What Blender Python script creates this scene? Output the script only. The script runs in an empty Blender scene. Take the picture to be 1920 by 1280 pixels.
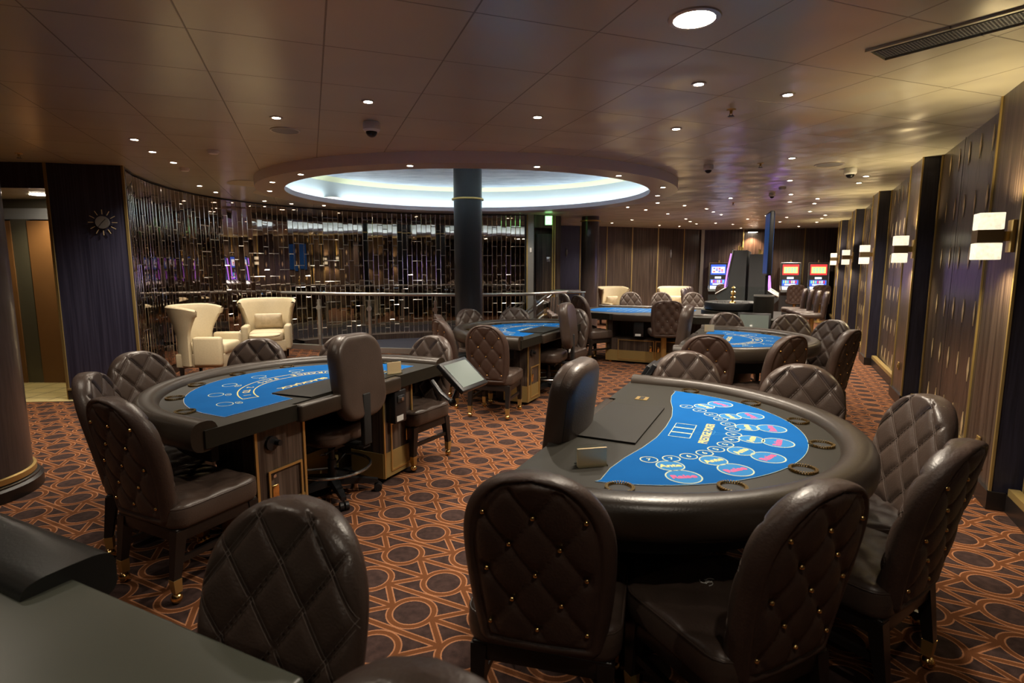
import bpy, bmesh, math, random
from mathutils import Vector, Matrix
random.seed(7)
PI = math.pi
C = bpy.context.scene.collection
SC = bpy.context.scene

# ------------------------------------------------------------------ camera, world, exposure
cam_d = bpy.data.cameras.new('camera')
cam_d.sensor_width = 36.0
cam_d.lens = 36.0 * 1043.0 / 1920.0
cam_d.clip_start = 0.05
cam_d.dof.use_dof = True
cam_d.dof.focus_distance = 4.5
cam_d.dof.aperture_fstop = 4.0
cam_d.clip_end = 100
cam = bpy.data.objects.new('camera', cam_d)
C.objects.link(cam)
cam.location = (0, 0, 1.55)
cam.rotation_euler = (math.radians(90 - 7.64), 0, 0)
SC.camera = cam

world = bpy.data.worlds.new('world')
SC.world = world
world.use_nodes = True
world.node_tree.nodes['Background'].inputs[0].default_value = (0.02, 0.018, 0.016, 1)
world.node_tree.nodes['Background'].inputs[1].default_value = 0.3

SC.view_settings.view_transform = 'Standard'
SC.view_settings.look = 'None'
SC.view_settings.gamma = 1.0
SC.view_settings.use_curve_mapping = False
SC.view_settings.exposure = 0.95
SC.cycles.max_bounces = 7
SC.cycles.diffuse_bounces = 4
SC.cycles.glossy_bounces = 4
SC.cycles.transmission_bounces = 6
SC.cycles.caustics_reflective = False
SC.cycles.caustics_refractive = False
SC.cycles.sample_clamp_indirect = 3.0
SC.cycles.use_denoising = True

SPOT_W = 52.0      # each recessed ceiling spotlight
WARM = (1.0, 0.87, 0.70)

# ------------------------------------------------------------------ room axes
ANG = math.radians(25.6)
U = Vector((math.sin(ANG), math.cos(ANG), 0))     # along the right-hand wall
V = Vector((math.cos(ANG), -math.sin(ANG), 0))    # across the room, to the right
def ab(a, b, z=0.0):
    return U * a + V * b + Vector((0, 0, z))
CEIL = 2.70

# ------------------------------------------------------------------ materials
MATS = {}
def nd(nt, t, **kw):
    n = nt.nodes.new(t)
    for k, v in kw.items():
        setattr(n, k, v)
    return n
def mat(name, col, rough=0.5, metal=0.0, emit=None, estr=0.0, noise=0.0, nscale=8.0, bump=0.0, bscale=60.0, trans=0.0, ior=1.45, coat=0.0, spec=0.5, stretch=None, alpha=1.0, rvar=0.0):
    m = bpy.data.materials.new(name)
    m.use_nodes = True
    nt = m.node_tree
    p = nt.nodes['Principled BSDF']
    p.inputs['Base Color'].default_value = (*col, 1)
    p.inputs['Roughness'].default_value = rough
    p.inputs['Metallic'].default_value = metal
    p.inputs['IOR'].default_value = ior
    p.inputs['Transmission Weight'].default_value = trans
    p.inputs['Coat Weight'].default_value = coat
    p.inputs['Specular IOR Level'].default_value = spec
    p.inputs['Alpha'].default_value = alpha
    if emit:
        p.inputs['Emission Color'].default_value = (*emit, 1)
        p.inputs['Emission Strength'].default_value = estr
    if noise or bump or rvar:
        tc = nd(nt, 'ShaderNodeTexCoord')
        mp = nd(nt, 'ShaderNodeMapping')
        nt.links.new(tc.outputs['Object'], mp.inputs[0])
        if stretch:
            mp.inputs['Scale'].default_value = stretch
    if noise or rvar:
        nz = nd(nt, 'ShaderNodeTexNoise')
        nz.inputs['Scale'].default_value = nscale
        nz.inputs['Detail'].default_value = 5
        nt.links.new(mp.outputs[0], nz.inputs[0])
    if noise:
        cr = nd(nt, 'ShaderNodeValToRGB')
        cr.color_ramp.elements[0].position = 0.3
        cr.color_ramp.elements[1].position = 0.7
        cr.color_ramp.elements[0].color = (*[c * (1 - noise) for c in col], 1)
        cr.color_ramp.elements[1].color = (*[min(1, c * (1 + noise)) for c in col], 1)
        nt.links.new(nz.outputs[0], cr.inputs[0])
        nt.links.new(cr.outputs[0], p.inputs['Base Color'])
    if rvar:
        mr = nd(nt, 'ShaderNodeMapRange')
        mr.inputs['To Min'].default_value = rough - rvar
        mr.inputs['To Max'].default_value = rough + rvar
        nt.links.new(nz.outputs[0], mr.inputs[0])
        nt.links.new(mr.outputs[0], p.inputs['Roughness'])
    if bump:
        nb = nd(nt, 'ShaderNodeTexNoise')
        nb.inputs['Scale'].default_value = bscale
        nb.inputs['Detail'].default_value = 3
        nt.links.new(mp.outputs[0], nb.inputs[0])
        bp = nd(nt, 'ShaderNodeBump')
        bp.inputs['Strength'].default_value = bump
        bp.inputs['Distance'].default_value = 0.01
        nt.links.new(nb.outputs[0], bp.inputs['Height'])
        nt.links.new(bp.outputs[0], p.inputs['Normal'])
    MATS[name] = m
    return m

mat('leather', (0.056, 0.038, 0.030), 0.34, noise=0.18, nscale=5, bump=0.12, bscale=140, rvar=0.07)
mat('leather_back', (0.052, 0.031, 0.024), 0.46, noise=0.2, nscale=6, bump=0.15, bscale=120)
mat('stitch', (0.13, 0.10, 0.085), 0.5)
mat('rail_leather', (0.026, 0.0185, 0.013), 0.33, noise=0.15, nscale=4, bump=0.08, bscale=160)
mat('black_leather', (0.017, 0.017, 0.016), 0.30, bump=0.06, bscale=120)
mat('table_vinyl', (0.0125, 0.0108, 0.0072), 0.50, spec=0.25, noise=0.06, nscale=3, bump=0.03, bscale=300)
mat('tray_vinyl', (0.0105, 0.0088, 0.0065), 0.55, spec=0.25, bump=0.03, bscale=300)
mat('dark_vinyl', (0.066, 0.070, 0.055), 0.34, noise=0.05, nscale=3, bump=0.03, bscale=300)
mat('blue_felt', (0.003, 0.088, 0.30), 0.9, noise=0.06, nscale=6, bump=0.06, bscale=500, spec=0.1)
mat('print_yellow', (0.62, 0.56, 0.20), 0.8)
mat('print_pale', (0.42, 0.52, 0.38), 0.8)
mat('print_pink', (0.62, 0.08, 0.22), 0.8)
mat('print_cyan', (0.008, 0.16, 0.42), 0.9)
mat('black_wood', (0.012, 0.009, 0.008), 0.32, noise=0.3, nscale=6)
mat('brass', (0.55, 0.38, 0.14), 0.32, metal=0.8, rvar=0.06, nscale=4)
mat('cup_brass', (0.42, 0.30, 0.13), 0.25, metal=1.0)
mat('brass_satin', (0.40, 0.29, 0.11), 0.42, metal=0.6, rvar=0.06, nscale=3)
mat('gold', (0.85, 0.58, 0.22), 0.18, metal=1.0)
mat('chrome', (0.62, 0.62, 0.62), 0.22, metal=1.0)
mat('steel', (0.46, 0.45, 0.43), 0.32, metal=0.8)
mat('black_plastic', (0.010, 0.010, 0.011), 0.35)
mat('matte_black', (0.004, 0.004, 0.004), 0.7)
mat('charcoal_metal', (0.035, 0.036, 0.038), 0.34, metal=0.5)
mat('white_plastic', (0.82, 0.82, 0.82), 0.4)
mat('grey_plastic', (0.22, 0.22, 0.22), 0.45)
mat('label_white', (0.6, 0.6, 0.58), 0.6)
mat('screen_grey', (0.13, 0.16, 0.15), 0.30, coat=0.4)
mat('cream', (0.48, 0.40, 0.26), 0.55, noise=0.05, nscale=60, bump=0.1, bscale=500)
mat('cream_side', (0.43, 0.35, 0.23), 0.8, noise=0.12, nscale=160, bump=0.2, bscale=400)
mat('cushion', (0.52, 0.43, 0.30), 0.8, noise=0.16, nscale=14, bump=0.2, bscale=300)
mat('door_brown', (0.155, 0.072, 0.026), 0.48, noise=0.06, nscale=2)
mat('door_strip', (0.095, 0.085, 0.062), 0.4, metal=0.3)
mat('tile', (0.55, 0.45, 0.22), 0.35, noise=0.1, nscale=5)
mat('navy_carpet', (0.008, 0.010, 0.024), 0.95, noise=0.3, nscale=40)
mat('baseboard', (0.014, 0.011, 0.010), 0.35)
mat('column_wood', (0.040, 0.028, 0.026), 0.30, noise=0.3, nscale=7, stretch=(9, 9, 0.5), coat=0.2)
mat('column_dark', (0.030, 0.030, 0.034), 0.34, metal=0.4)
mat('navy_panel', (0.022, 0.021, 0.036), 0.35, noise=0.35, nscale=8, stretch=(9, 9, 0.4))
mat('cove', (0.62, 0.66, 0.66), 0.6)
mat('cove_yellow', (0.62, 0.60, 0.36), 0.6)
mat('inlay_gold', (0.72, 0.56, 0.32), 0.35, metal=0.35)
mat('lip', (0.84, 0.80, 0.86), 0.5)
mat('ring_under', (0.50, 0.42, 0.34), 0.28)
mat('led', (1, 1, 1), 0.5, emit=(0.74, 0.90, 1.0), estr=14)
mat('lamp_lens', (1, 1, 1), 0.4, emit=(1.0, 0.88, 0.70), estr=38)
mat('lamp_trim', (0.55, 0.50, 0.44), 0.3, metal=0.6)
mat('sconce_glass', (1, 1, 1), 0.4, emit=(1.0, 0.88, 0.62), estr=0.46)
mat('sconce_band', (0.22, 0.15, 0.07), 0.35, metal=0.6)
mat('exit_green', (0.02, 0.4, 0.08), 0.5, emit=(0.25, 0.9, 0.25), estr=1.8)
mat('exit_white', (0.8, 0.9, 0.8), 0.5, emit=(0.8, 1.0, 0.75), estr=2.4)
mat('blue_display', (0.01, 0.05, 0.16), 0.3, emit=(0.02, 0.10, 0.34), estr=0.16)
mat('scr_red', (0.3, 0.02, 0.02), 0.4, emit=(0.85, 0.05, 0.05), estr=0.59)
mat('scr_green', (0.1, 0.3, 0.2), 0.4, emit=(0.25, 0.75, 0.50), estr=0.59)
mat('scr_yellow', (0.4, 0.3, 0.1), 0.4, emit=(1.0, 0.70, 0.20), estr=0.62)
mat('scr_blue', (0.02, 0.05, 0.3), 0.4, emit=(0.06, 0.14, 0.75), estr=0.59)
mat('scr_white', (0.6, 0.6, 0.7), 0.4, emit=(0.75, 0.85, 1.0), estr=0.66)
mat('scr_purple', (0.2, 0.05, 0.3), 0.4, emit=(0.45, 0.15, 0.85), estr=0.62)
mat('strip_purple', (0.4, 0.1, 0.8), 0.4, emit=(0.42, 0.16, 1.0), estr=1.3)
mat('glow_strip', (0.5, 0.6, 0.8), 0.4, emit=(0.65, 0.75, 1.0), estr=2.0)
mat('granite_slot', (0.055, 0.057, 0.060), 0.35, metal=0.3)

m = mat('glass_clear', (0.95, 1.0, 0.98), 0.02)
nt = m.node_tree
p = nt.nodes['Principled BSDF']
tr = nd(nt, 'ShaderNodeBsdfTransparent'); tr.inputs[0].default_value = (0.90, 0.94, 0.93, 1)
gl = nd(nt, 'ShaderNodeBsdfGlossy'); gl.inputs['Roughness'].default_value = 0.03
fr = nd(nt, 'ShaderNodeFresnel'); fr.inputs[0].default_value = 1.35
mx = nd(nt, 'ShaderNodeMixShader')
nt.links.new(fr.outputs[0], mx.inputs[0]); nt.links.new(tr.outputs[0], mx.inputs[1]); nt.links.new(gl.outputs[0], mx.inputs[2])
nt.links.new(mx.outputs[0], nt.nodes['Material Output'].inputs[0])

class NT:
    """small helper for chains of math nodes"""
    def __init__(s, nt): s.nt = nt
    def inp(s, sock, v):
        if isinstance(v, (int, float)): sock.default_value = v
        else: s.nt.links.new(v, sock)
    def m(s, op, a, b=0.0, c=0.0, clamp=False):
        n = s.nt.nodes.new('ShaderNodeMath'); n.operation = op; n.use_clamp = clamp
        s.inp(n.inputs[0], a); s.inp(n.inputs[1], b); s.inp(n.inputs[2], c)
        return n.outputs[0]
    def mix(s, f, a, b):
        n = s.nt.nodes.new('ShaderNodeMix'); n.data_type = 'RGBA'
        s.inp(n.inputs[0], f)
        for sock, v in ((n.inputs[6], a), (n.inputs[7], b)):
            if isinstance(v, tuple): sock.default_value = (*v, 1)
            else: s.nt.links.new(v, sock)
        return n.outputs[2]

def bubble_glass():
    m = MATS['sconce_glass']; nt = m.node_tree; p = nt.nodes['Principled BSDF']; h = NT(nt)
    tc = nd(nt, 'ShaderNodeTexCoord'); nz = nd(nt, 'ShaderNodeTexNoise'); nz.inputs['Scale'].default_value = 55; nz.inputs['Detail'].default_value = 4
    nt.links.new(tc.outputs['Object'], nz.inputs[0])
    nt.links.new(h.m('ADD', 0.34, h.m('MULTIPLY', nz.outputs[0], 0.50)), p.inputs['Emission Strength'])
    p.inputs['Base Color'].default_value = (0.5, 0.45, 0.35, 1)
bubble_glass()
def wood_material(name, dark, light, rough=0.34):
    """dark zebrano veneer, fine vertical grain"""
    m = mat(name, dark, rough)
    nt = m.node_tree; p = nt.nodes['Principled BSDF']; h = NT(nt)
    tc = nd(nt, 'ShaderNodeTexCoord'); mp = nd(nt, 'ShaderNodeMapping'); mp.inputs['Scale'].default_value = (34, 34, 0.55)
    nt.links.new(tc.outputs['Object'], mp.inputs[0])
    n1 = nd(nt, 'ShaderNodeTexNoise'); n1.inputs['Scale'].default_value = 1.6; n1.inputs['Detail'].default_value = 6
    nt.links.new(mp.outputs[0], n1.inputs[0])
    f = h.m('MULTIPLY', h.m('SUBTRACT', n1.outputs[0], 0.40), 4.2, clamp=True)
    nt.links.new(h.mix(f, dark, light), p.inputs['Base Color'])
    p.inputs['Coat Weight'].default_value = 0.15
    p.inputs['Coat Roughness'].default_value = 0.25
    return m
wood_material('zebrano', (0.027, 0.018, 0.014), (0.088, 0.062, 0.048))
wood_material('zebrano_dark', (0.024, 0.016, 0.014), (0.075, 0.053, 0.044))
wood_material('zebrano_blue', (0.019, 0.018, 0.034), (0.038, 0.036, 0.062))

def carpet_material():
    """brown loop carpet: rings joined by zigzags and straight bands, each band brown with orange edges"""
    m = mat('carpet', (0.03, 0.02, 0.016), 0.95, spec=0.1)
    nt = m.node_tree; p = nt.nodes['Principled BSDF']; h = NT(nt)
    g = nd(nt, 'ShaderNodeNewGeometry'); sx = nd(nt, 'ShaderNodeSeparateXYZ')
    nz0 = nd(nt, 'ShaderNodeTexNoise'); nz0.inputs['Scale'].default_value = 160; nz0.inputs['Detail'].default_value = 2
    nt.links.new(g.outputs['Position'], nz0.inputs[0])
    nt.links.new(g.outputs['Position'], sx.inputs[0])
    X, Y = sx.outputs[0], sx.outputs[1]
    ca, sa = math.cos(ANG), math.sin(ANG)
    a = h.m('ADD', h.m('MULTIPLY', X, sa), h.m('MULTIPLY', Y, ca))
    b = h.m('SUBTRACT', h.m('MULTIPLY', X, ca), h.m('MULTIPLY', Y, sa))
    wob = h.m('MULTIPLY', h.m('SUBTRACT', nz0.outputs[0], 0.5), 0.006)
    b = h.m('SUBTRACT', b, -1.418)
    # the lattice leans by a few millimetres per row
    a = h.m('ADD', h.m('SUBTRACT', a, 2.175), h.m('MULTIPLY', b, 0.019))
    PA, PB = 0.266, 0.696
    def fold(v, per):
        q = h.m('DIVIDE', v, per); r = h.m('ROUND', q)
        return h.m('ABSOLUTE', h.m('MULTIPLY', h.m('SUBTRACT', q, r), per))
    fa, fb = fold(a, PA), fold(b, PB)
    ha, hb = PA / 2, PB / 2
    rc, nodeb = 0.101, 0.108
    def hyp(x, y): return h.m('SQRT', h.m('ADD', h.m('MULTIPLY', x, x), h.m('MULTIPLY', y, y)))
    xa, xb = h.m('SUBTRACT', fa, ha), h.m('SUBTRACT', fb, hb)
    d1 = h.m('ABSOLUTE', h.m('SUBTRACT', hyp(fa, fb), rc))
    d2 = h.m('ABSOLUTE', h.m('SUBTRACT', hyp(xa, xb), rc))
    # zigzag segment (0,nodeb) -> (ha, hb-nodeb)
    vx, vy = ha, hb - 2 * nodeb
    L = math.hypot(vx, vy)
    px, py = fa, h.m('SUBTRACT', fb, nodeb)
    t = h.m('DIVIDE', h.m('ADD', h.m('MULTIPLY', px, vx), h.m('MULTIPLY', py, vy)), L * L, clamp=True)
    d3 = hyp(h.m('SUBTRACT', px, h.m('MULTIPLY', t, vx)), h.m('SUBTRACT', py, h.m('MULTIPLY', t, vy)))
    d4 = hyp(fa, h.m('MAXIMUM', h.m('SUBTRACT', nodeb, fb), 0.0))
    d5 = hyp(xa, h.m('MAXIMUM', h.m('SUBTRACT', fb, hb - nodeb), 0.0))
    d = h.m('MINIMUM', h.m('MINIMUM', h.m('MINIMUM', d1, d2), h.m('MINIMUM', d3, d4)), d5)
    d = h.m('ADD', d, wob)
    band = h.m('MULTIPLY', h.m('SUBTRACT', 0.0183, d), 500, clamp=True)
    core = h.m('MULTIPLY', h.m('SUBTRACT', 0.0122, d), 500, clamp=True)
    n2 = nd(nt, 'ShaderNodeTexNoise'); n2.inputs['Scale'].default_value = 420; n2.inputs['Detail'].default_value = 3
    nt.links.new(g.outputs['Position'], n2.inputs[0])
    n3 = nd(nt, 'ShaderNodeTexNoise'); n3.inputs['Scale'].default_value = 26; n3.inputs['Detail'].default_value = 5
    nt.links.new(g.outputs['Position'], n3.inputs[0])
    f2 = h.m('MULTIPLY', h.m('SUBTRACT', n2.outputs[0], 0.35), 3.0, clamp=True)
    f3 = h.m('MULTIPLY', h.m('SUBTRACT', n3.outputs[0], 0.35), 3.0, clamp=True)
    base = h.mix(h.m('MULTIPLY', h.m('ADD', f2, f3), 0.5), (0.018, 0.011, 0.010), (0.070, 0.040, 0.034))
    edge = h.mix(f2, (0.24, 0.098, 0.045), (0.44, 0.205, 0.105))
    cor = h.mix(f2, (0.085, 0.030, 0.011), (0.165, 0.062, 0.024))
    col = h.mix(core, h.mix(band, base, edge), cor)
    nt.links.new(col, p.inputs['Base Color'])
    bp = nd(nt, 'ShaderNodeBump'); bp.inputs['Strength'].default_value = 0.5; bp.inputs['Distance'].default_value = 0.004
    nt.links.new(n2.outputs[0], bp.inputs['Height']); nt.links.new(bp.outputs[0], p.inputs['Normal'])
carpet_material()

def ceiling_material():
    """satin metal ceiling panels on a square grid, slightly buckled"""
    m = mat('ceiling_panels', (0.6, 0.52, 0.40), 0.26, metal=0.24)
    nt = m.node_tree; p = nt.nodes['Principled BSDF']; h = NT(nt)
    g = nd(nt, 'ShaderNodeNewGeometry'); sx = nd(nt, 'ShaderNodeSeparateXYZ')
    nt.links.new(g.outputs['Position'], sx.inputs[0])
    X, Y = sx.outputs[0], sx.outputs[1]
    t = math.radians(-19.8); c, s = math.cos(t), math.sin(t)
    gg = h.m('ADD', h.m('MULTIPLY', X, s), h.m('MULTIPLY', Y, c))
    hh = h.m('SUBTRACT', h.m('MULTIPLY', X, c), h.m('MULTIPLY', Y, s))
    def line(v, off, per):
        q = h.m('DIVIDE', h.m('SUBTRACT', v, off), per)
        r = h.m('MULTIPLY', h.m('ABSOLUTE', h.m('SUBTRACT', q, h.m('ROUND', q))), per)
        return r
    d1, d2 = line(gg, 3.25, 0.637), line(hh, 0.12, 0.637)
    g1 = h.m('MULTIPLY', h.m('SUBTRACT', 0.0045, h.m('MINIMUM', d1, d2)), 500, clamp=True)
    nz = nd(nt, 'ShaderNodeTexNoise'); nz.inputs['Scale'].default_value = 1.1; nz.inputs['Detail'].default_value = 2
    nt.links.new(g.outputs['Position'], nz.inputs[0])
    nz2 = nd(nt, 'ShaderNodeTexNoise'); nz2.inputs['Scale'].default_value = 2.0; nz2.inputs['Detail'].default_value = 1
    nt.links.new(g.outputs['Position'], nz2.inputs[0])
    base = h.mix(nz.outputs[0], (0.58, 0.55, 0.44), (0.71, 0.66, 0.51))
    nt.links.new(h.mix(h.m('MULTIPLY', g1, 0.55), base, (0.10, 0.085, 0.07)), p.inputs['Base Color'])
    # each panel tilts a little, and the sheets ripple towards the right wall
    cell = nd(nt, 'ShaderNodeTexWhiteNoise'); cb = nd(nt, 'ShaderNodeCombineXYZ')
    nt.links.new(h.m('FLOOR', h.m('DIVIDE', h.m('SUBTRACT', gg, 3.25), 0.637)), cb.inputs[0])
    nt.links.new(h.m('FLOOR', h.m('DIVIDE', h.m('SUBTRACT', hh, 0.12), 0.637)), cb.inputs[1])
    nt.links.new(cb.outputs[0], cell.inputs['Vector'])
    sc = nd(nt, 'ShaderNodeSeparateColor'); nt.links.new(cell.outputs['Color'], sc.inputs[0])
    tilt = h.m('ADD', h.m('MULTIPLY', h.m('SUBTRACT', sc.outputs[0], 0.5), h.m('MULTIPLY', gg, 0.016)),
                      h.m('MULTIPLY', h.m('SUBTRACT', sc.outputs[1], 0.5), h.m('MULTIPLY', hh, 0.016)))
    rip = h.m('MULTIPLY', nz2.outputs[0], h.m('ADD', 0.006, h.m('MULTIPLY', h.m('MULTIPLY', h.m('ADD', X, 0.5), 0.25, clamp=True), 0.048)))
    hgt = h.m('SUBTRACT', h.m('ADD', tilt, rip), h.m('MULTIPLY', g1, 0.003))
    bp = nd(nt, 'ShaderNodeBump'); bp.inputs['Strength'].default_value = 1.0; bp.inputs['Distance'].default_value = 1.0
    nt.links.new(hgt, bp.inputs['Height']); nt.links.new(bp.outputs[0], p.inputs['Normal'])
ceiling_material()

def dome_material():
    m = mat('dome_paint', (0.55, 0.60, 0.66), 0.4)
    nt = m.node_tree; p = nt.nodes['Principled BSDF']; h = NT(nt)
    g = nd(nt, 'ShaderNodeNewGeometry')
    mp = nd(nt, 'ShaderNodeMapping'); mp.inputs['Scale'].default_value = (1.2, 3.5, 1); mp.inputs['Rotation'].default_value = (0, 0, 0.3)
    nt.links.new(g.outputs['Position'], mp.inputs[0])
    nz = nd(nt, 'ShaderNodeTexNoise'); nz.inputs['Scale'].default_value = 1.5; nz.inputs['Detail'].default_value = 8; nz.inputs['Roughness'].default_value = 0.65
    nt.links.new(mp.outputs[0], nz.inputs[0])
    f = h.m('MULTIPLY', h.m('SUBTRACT', nz.outputs[0], 0.35), 3.2, clamp=True)
    nt.links.new(h.mix(f, (0.34, 0.39, 0.46), (0.74, 0.78, 0.82)), p.inputs['Base Color'])
dome_material()

m = mat('mirror', (0.38, 0.325, 0.28), 0.015, metal=1.0)
mat('mirror_bevel', (0.92, 0.86, 0.78), 0.12, metal=1.0)

# ------------------------------------------------------------------ mesh builder
class MB:
    def __init__(s): s.v, s.f, s.mi = [], [], []
    def add(s, verts, faces, M=None, mi=0):
        o = len(s.v)
        s.v += [tuple(M @ Vector(q)) for q in verts] if M is not None else [tuple(q) for q in verts]
        s.f += [tuple(o + i for i in f) for f in faces]
        s.mi += [mi] * len(faces)
        return s
    def box(s, x0, x1, y0, y1, z0, z1, M=None, bev=0.0, mi=0):
        if bev <= 0:
            v = [(x0,y0,z0),(x1,y0,z0),(x1,y1,z0),(x0,y1,z0),(x0,y0,z1),(x1,y0,z1),(x1,y1,z1),(x0,y1,z1)]
            return s.add(v, [(3,2,1,0),(4,5,6,7),(0,1,5,4),(1,2,6,5),(2,3,7,6),(3,0,4,7)], M, mi)
        bm = bmesh.new()
        bmesh.ops.create_cube(bm, size=1)
        for w in bm.verts:
            w.co = Vector(((x0+x1)/2 + w.co.x*(x1-x0), (y0+y1)/2 + w.co.y*(y1-y0), (z0+z1)/2 + w.co.z*(z1-z0)))
        bmesh.ops.bevel(bm, geom=bm.edges[:], offset=bev, segments=3, affect='EDGES', profile=0.5)
        bm.verts.index_update()
        s.add([w.co.copy() for w in bm.verts], [[w.index for w in f.verts] for f in bm.faces], M, mi)
        bm.free()
        return s
    def taper(s, c0, w0, d0, z0, c1, w1, d1, z1, M=None, mi=0):
        v = []
        for (c, w, d, z) in ((c0, w0, d0, z0), (c1, w1, d1, z1)):
            v += [(c[0]-w/2,c[1]-d/2,z),(c[0]+w/2,c[1]-d/2,z),(c[0]+w/2,c[1]+d/2,z),(c[0]-w/2,c[1]+d/2,z)]
        return s.add(v, [(3,2,1,0),(4,5,6,7),(0,1,5,4),(1,2,6,5),(2,3,7,6),(3,0,4,7)], M, mi)
    def lathe(s, prof, n=24, M=None, mi=0, a0=0.0, a1=2*PI):
        full = abs(a1 - a0 - 2*PI) < 1e-6
        k = n if full else n + 1
        v = []
        for i in range(k):
            t = a0 + (a1-a0)*i/n
            for r, z in prof: v.append((r*math.cos(t), r*math.sin(t), z))
        m_ = len(prof); f = []
        for i in range(n):
            j = (i+1) % k
            for q in range(m_-1): f.append((i*m_+q, j*m_+q, j*m_+q+1, i*m_+q+1))
        return s.add(v, f, M, mi)
    def cyl(s, r, z0, z1, n=20, M=None, mi=0, r1=None):
        r1 = r if r1 is None else r1
        return s.lathe([(0.0001, z0), (r, z0), (r1, z1), (0.0001, z1)], n, M, mi)
    def sphere(s, r, c, n=12, M=None, mi=0, sz=1.0, lo=-PI/2, hi=PI/2):
        prof = [(max(1e-4, r*math.cos(lo+(hi-lo)*i/8)), r*sz*math.sin(lo+(hi-lo)*i/8)) for i in range(9)]
        T = Matrix.Translation(c)
        return s.lathe(prof, n, (M @ T) if M is not None else T, mi)
    def prism(s, poly, z0, z1, M=None, mi=0):
        n = len(poly)
        v = [(x, y, z0) for x, y in poly] + [(x, y, z1) for x, y in poly]
        f = [tuple(range(n-1, -1, -1)), tuple(range(n, 2*n))] + [(i, (i+1) % n, n+(i+1) % n, n+i) for i in range(n)]
        return s.add(v, f, M, mi)
    def tube(s, pts, r, n=8, M=None, mi=0, closed=False):
        pts = [Vector(q) for q in pts]; k = len(pts); v = []
        up = Vector((0.013, 0.021, 1)).normalized()
        for i, q in enumerate(pts):
            a = pts[(i-1) % k] if (closed or i > 0) else q
            b = pts[(i+1) % k] if (closed or i < k-1) else q
            t = (b-a).normalized()
            ref = up if abs(t.dot(up)) < 0.97 else Vector((1, 0.02, 0))
            x = t.cross(ref).normalized(); y = x.cross(t)
            for j in range(n):
                w = 2*PI*j/n
                v.append(q + x*r*math.cos(w) + y*r*math.sin(w))
        f = []
        for i in range(k if closed else k-1):
            o, p_ = i*n, ((i+1) % k)*n
            for j in range(n): f.append((o+j, o+(j+1) % n, p_+(j+1) % n, p_+j))
        if not closed:
            f.append(tuple(range(n))); f.append(tuple(range((k-1)*n + n-1, (k-1)*n-1, -1)))
        return s.add(v, f, M, mi)
    def grid(s, fn, nu, nv, M=None, mi=0, flip=False):
        v = [fn(i/nu, j/nv) for j in range(nv+1) for i in range(nu+1)]
        f = []
        for j in range(nv):
            for i in range(nu):
                a = j*(nu+1)+i; q = (a, a+1, a+nu+2, a+nu+1)
                f.append(q[::-1] if flip else q)
        return s.add(v, f, M, mi)
    def build(s, name, mats, parent=None, weld=False, angle=35, loc=None, rotz=0.0):
        me = bpy.data.meshes.new(name)
        me.from_pydata([tuple(q) for q in s.v], [], s.f)
        if isinstance(mats, str): mats = [mats]
        for k in mats: me.materials.append(MATS[k])
        me.polygons.foreach_set('material_index', s.mi)
        if weld:
            bm = bmesh.new(); bm.from_mesh(me)
            bmesh.ops.remove_doubles(bm, verts=bm.verts, dist=2e-4)
            bmesh.ops.recalc_face_normals(bm, faces=bm.faces)
            bm.to_mesh(me); bm.free()
        else:
            bm = bmesh.new(); bm.from_mesh(me)
            bmesh.ops.recalc_face_normals(bm, faces=bm.faces)
            bm.to_mesh(me); bm.free()
        me.polygons.foreach_set('use_smooth', [True]*len(me.polygons))
        me.set_sharp_from_angle(angle=math.radians(angle))
        o = bpy.data.objects.new(name, me)
        C.objects.link(o)
        if parent: o.parent = parent
        if loc is not None: o.location = loc
        o.rotation_euler = (0, 0, rotz)
        return o

def thing(name, label, cat, loc=(0, 0, 0), rotz=0.0, group=None):
    o = bpy.data.objects.new(name, None); C.objects.link(o)
    o.empty_display_size = 0.1
    o.location = loc; o.rotation_euler = (0, 0, rotz)
    o['label'] = label; o['category'] = cat
    if group: o['group'] = group
    return o
def tag(o, label, cat, group=None):
    o['label'] = label; o['category'] = cat
    if group: o['group'] = group
    return o
def struct(o, label=None):
    o['kind'] = 'structure'
    if label: o['label'] = label
    return o
KIDS = {}
def children_of(o):
    return [c for c in C.objects if c.parent is o]
def dup(root, loc, rotz, label=None, group=None, scale=None, cat=None):
    kids = KIDS.get(root.name)
    if kids is None:
        ch = children_of(root)
        kids = [(c, children_of(c)) for c in ch]
        KIDS[root.name] = kids
    r = root.copy(); C.objects.link(r)
    r.location = loc; r.rotation_euler = (0, 0, rotz)
    if scale: r.scale = scale
    if label: r['label'] = label
    if group: r['group'] = group
    for ch, gs in kids:
        c = ch.copy(); C.objects.link(c); c.parent = r
        for g in gs:
            d = g.copy(); C.objects.link(d); d.parent = c
    return r

TEXT_CACHE = {}
def text_geo(st, size, bold=0.0):
    key = (st, size, bold)
    if key in TEXT_CACHE: return TEXT_CACHE[key]
    cu = bpy.data.curves.new('txt', 'FONT'); cu.body = st; cu.size = size
    cu.align_x = 'CENTER'; cu.align_y = 'CENTER'; cu.offset = bold; cu.resolution_u = 3
    ob = bpy.data.objects.new('txt', cu); C.objects.link(ob)
    bpy.context.view_layer.update()
    dg = bpy.context.evaluated_depsgraph_get()
    me = bpy.data.meshes.new_from_object(ob.evaluated_get(dg))
    v = [tuple(q.co) for q in me.vertices]; f = [tuple(q.vertices) for q in me.polygons]
    bpy.data.objects.remove(ob); bpy.data.curves.remove(cu); bpy.data.meshes.remove(me)
    TEXT_CACHE[key] = (v, f)
    return v, f
def put_text(mb, st, size, M, mi=0, bold=0.0):
    v, f = text_geo(st, size, bold)
    mb.add(v, f, M, mi)

def TR(x, y, z=0.0, rz=0.0):
    return Matrix.Translation((x, y, z)) @ Matrix.Rotation(rz, 4, 'Z')

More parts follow.
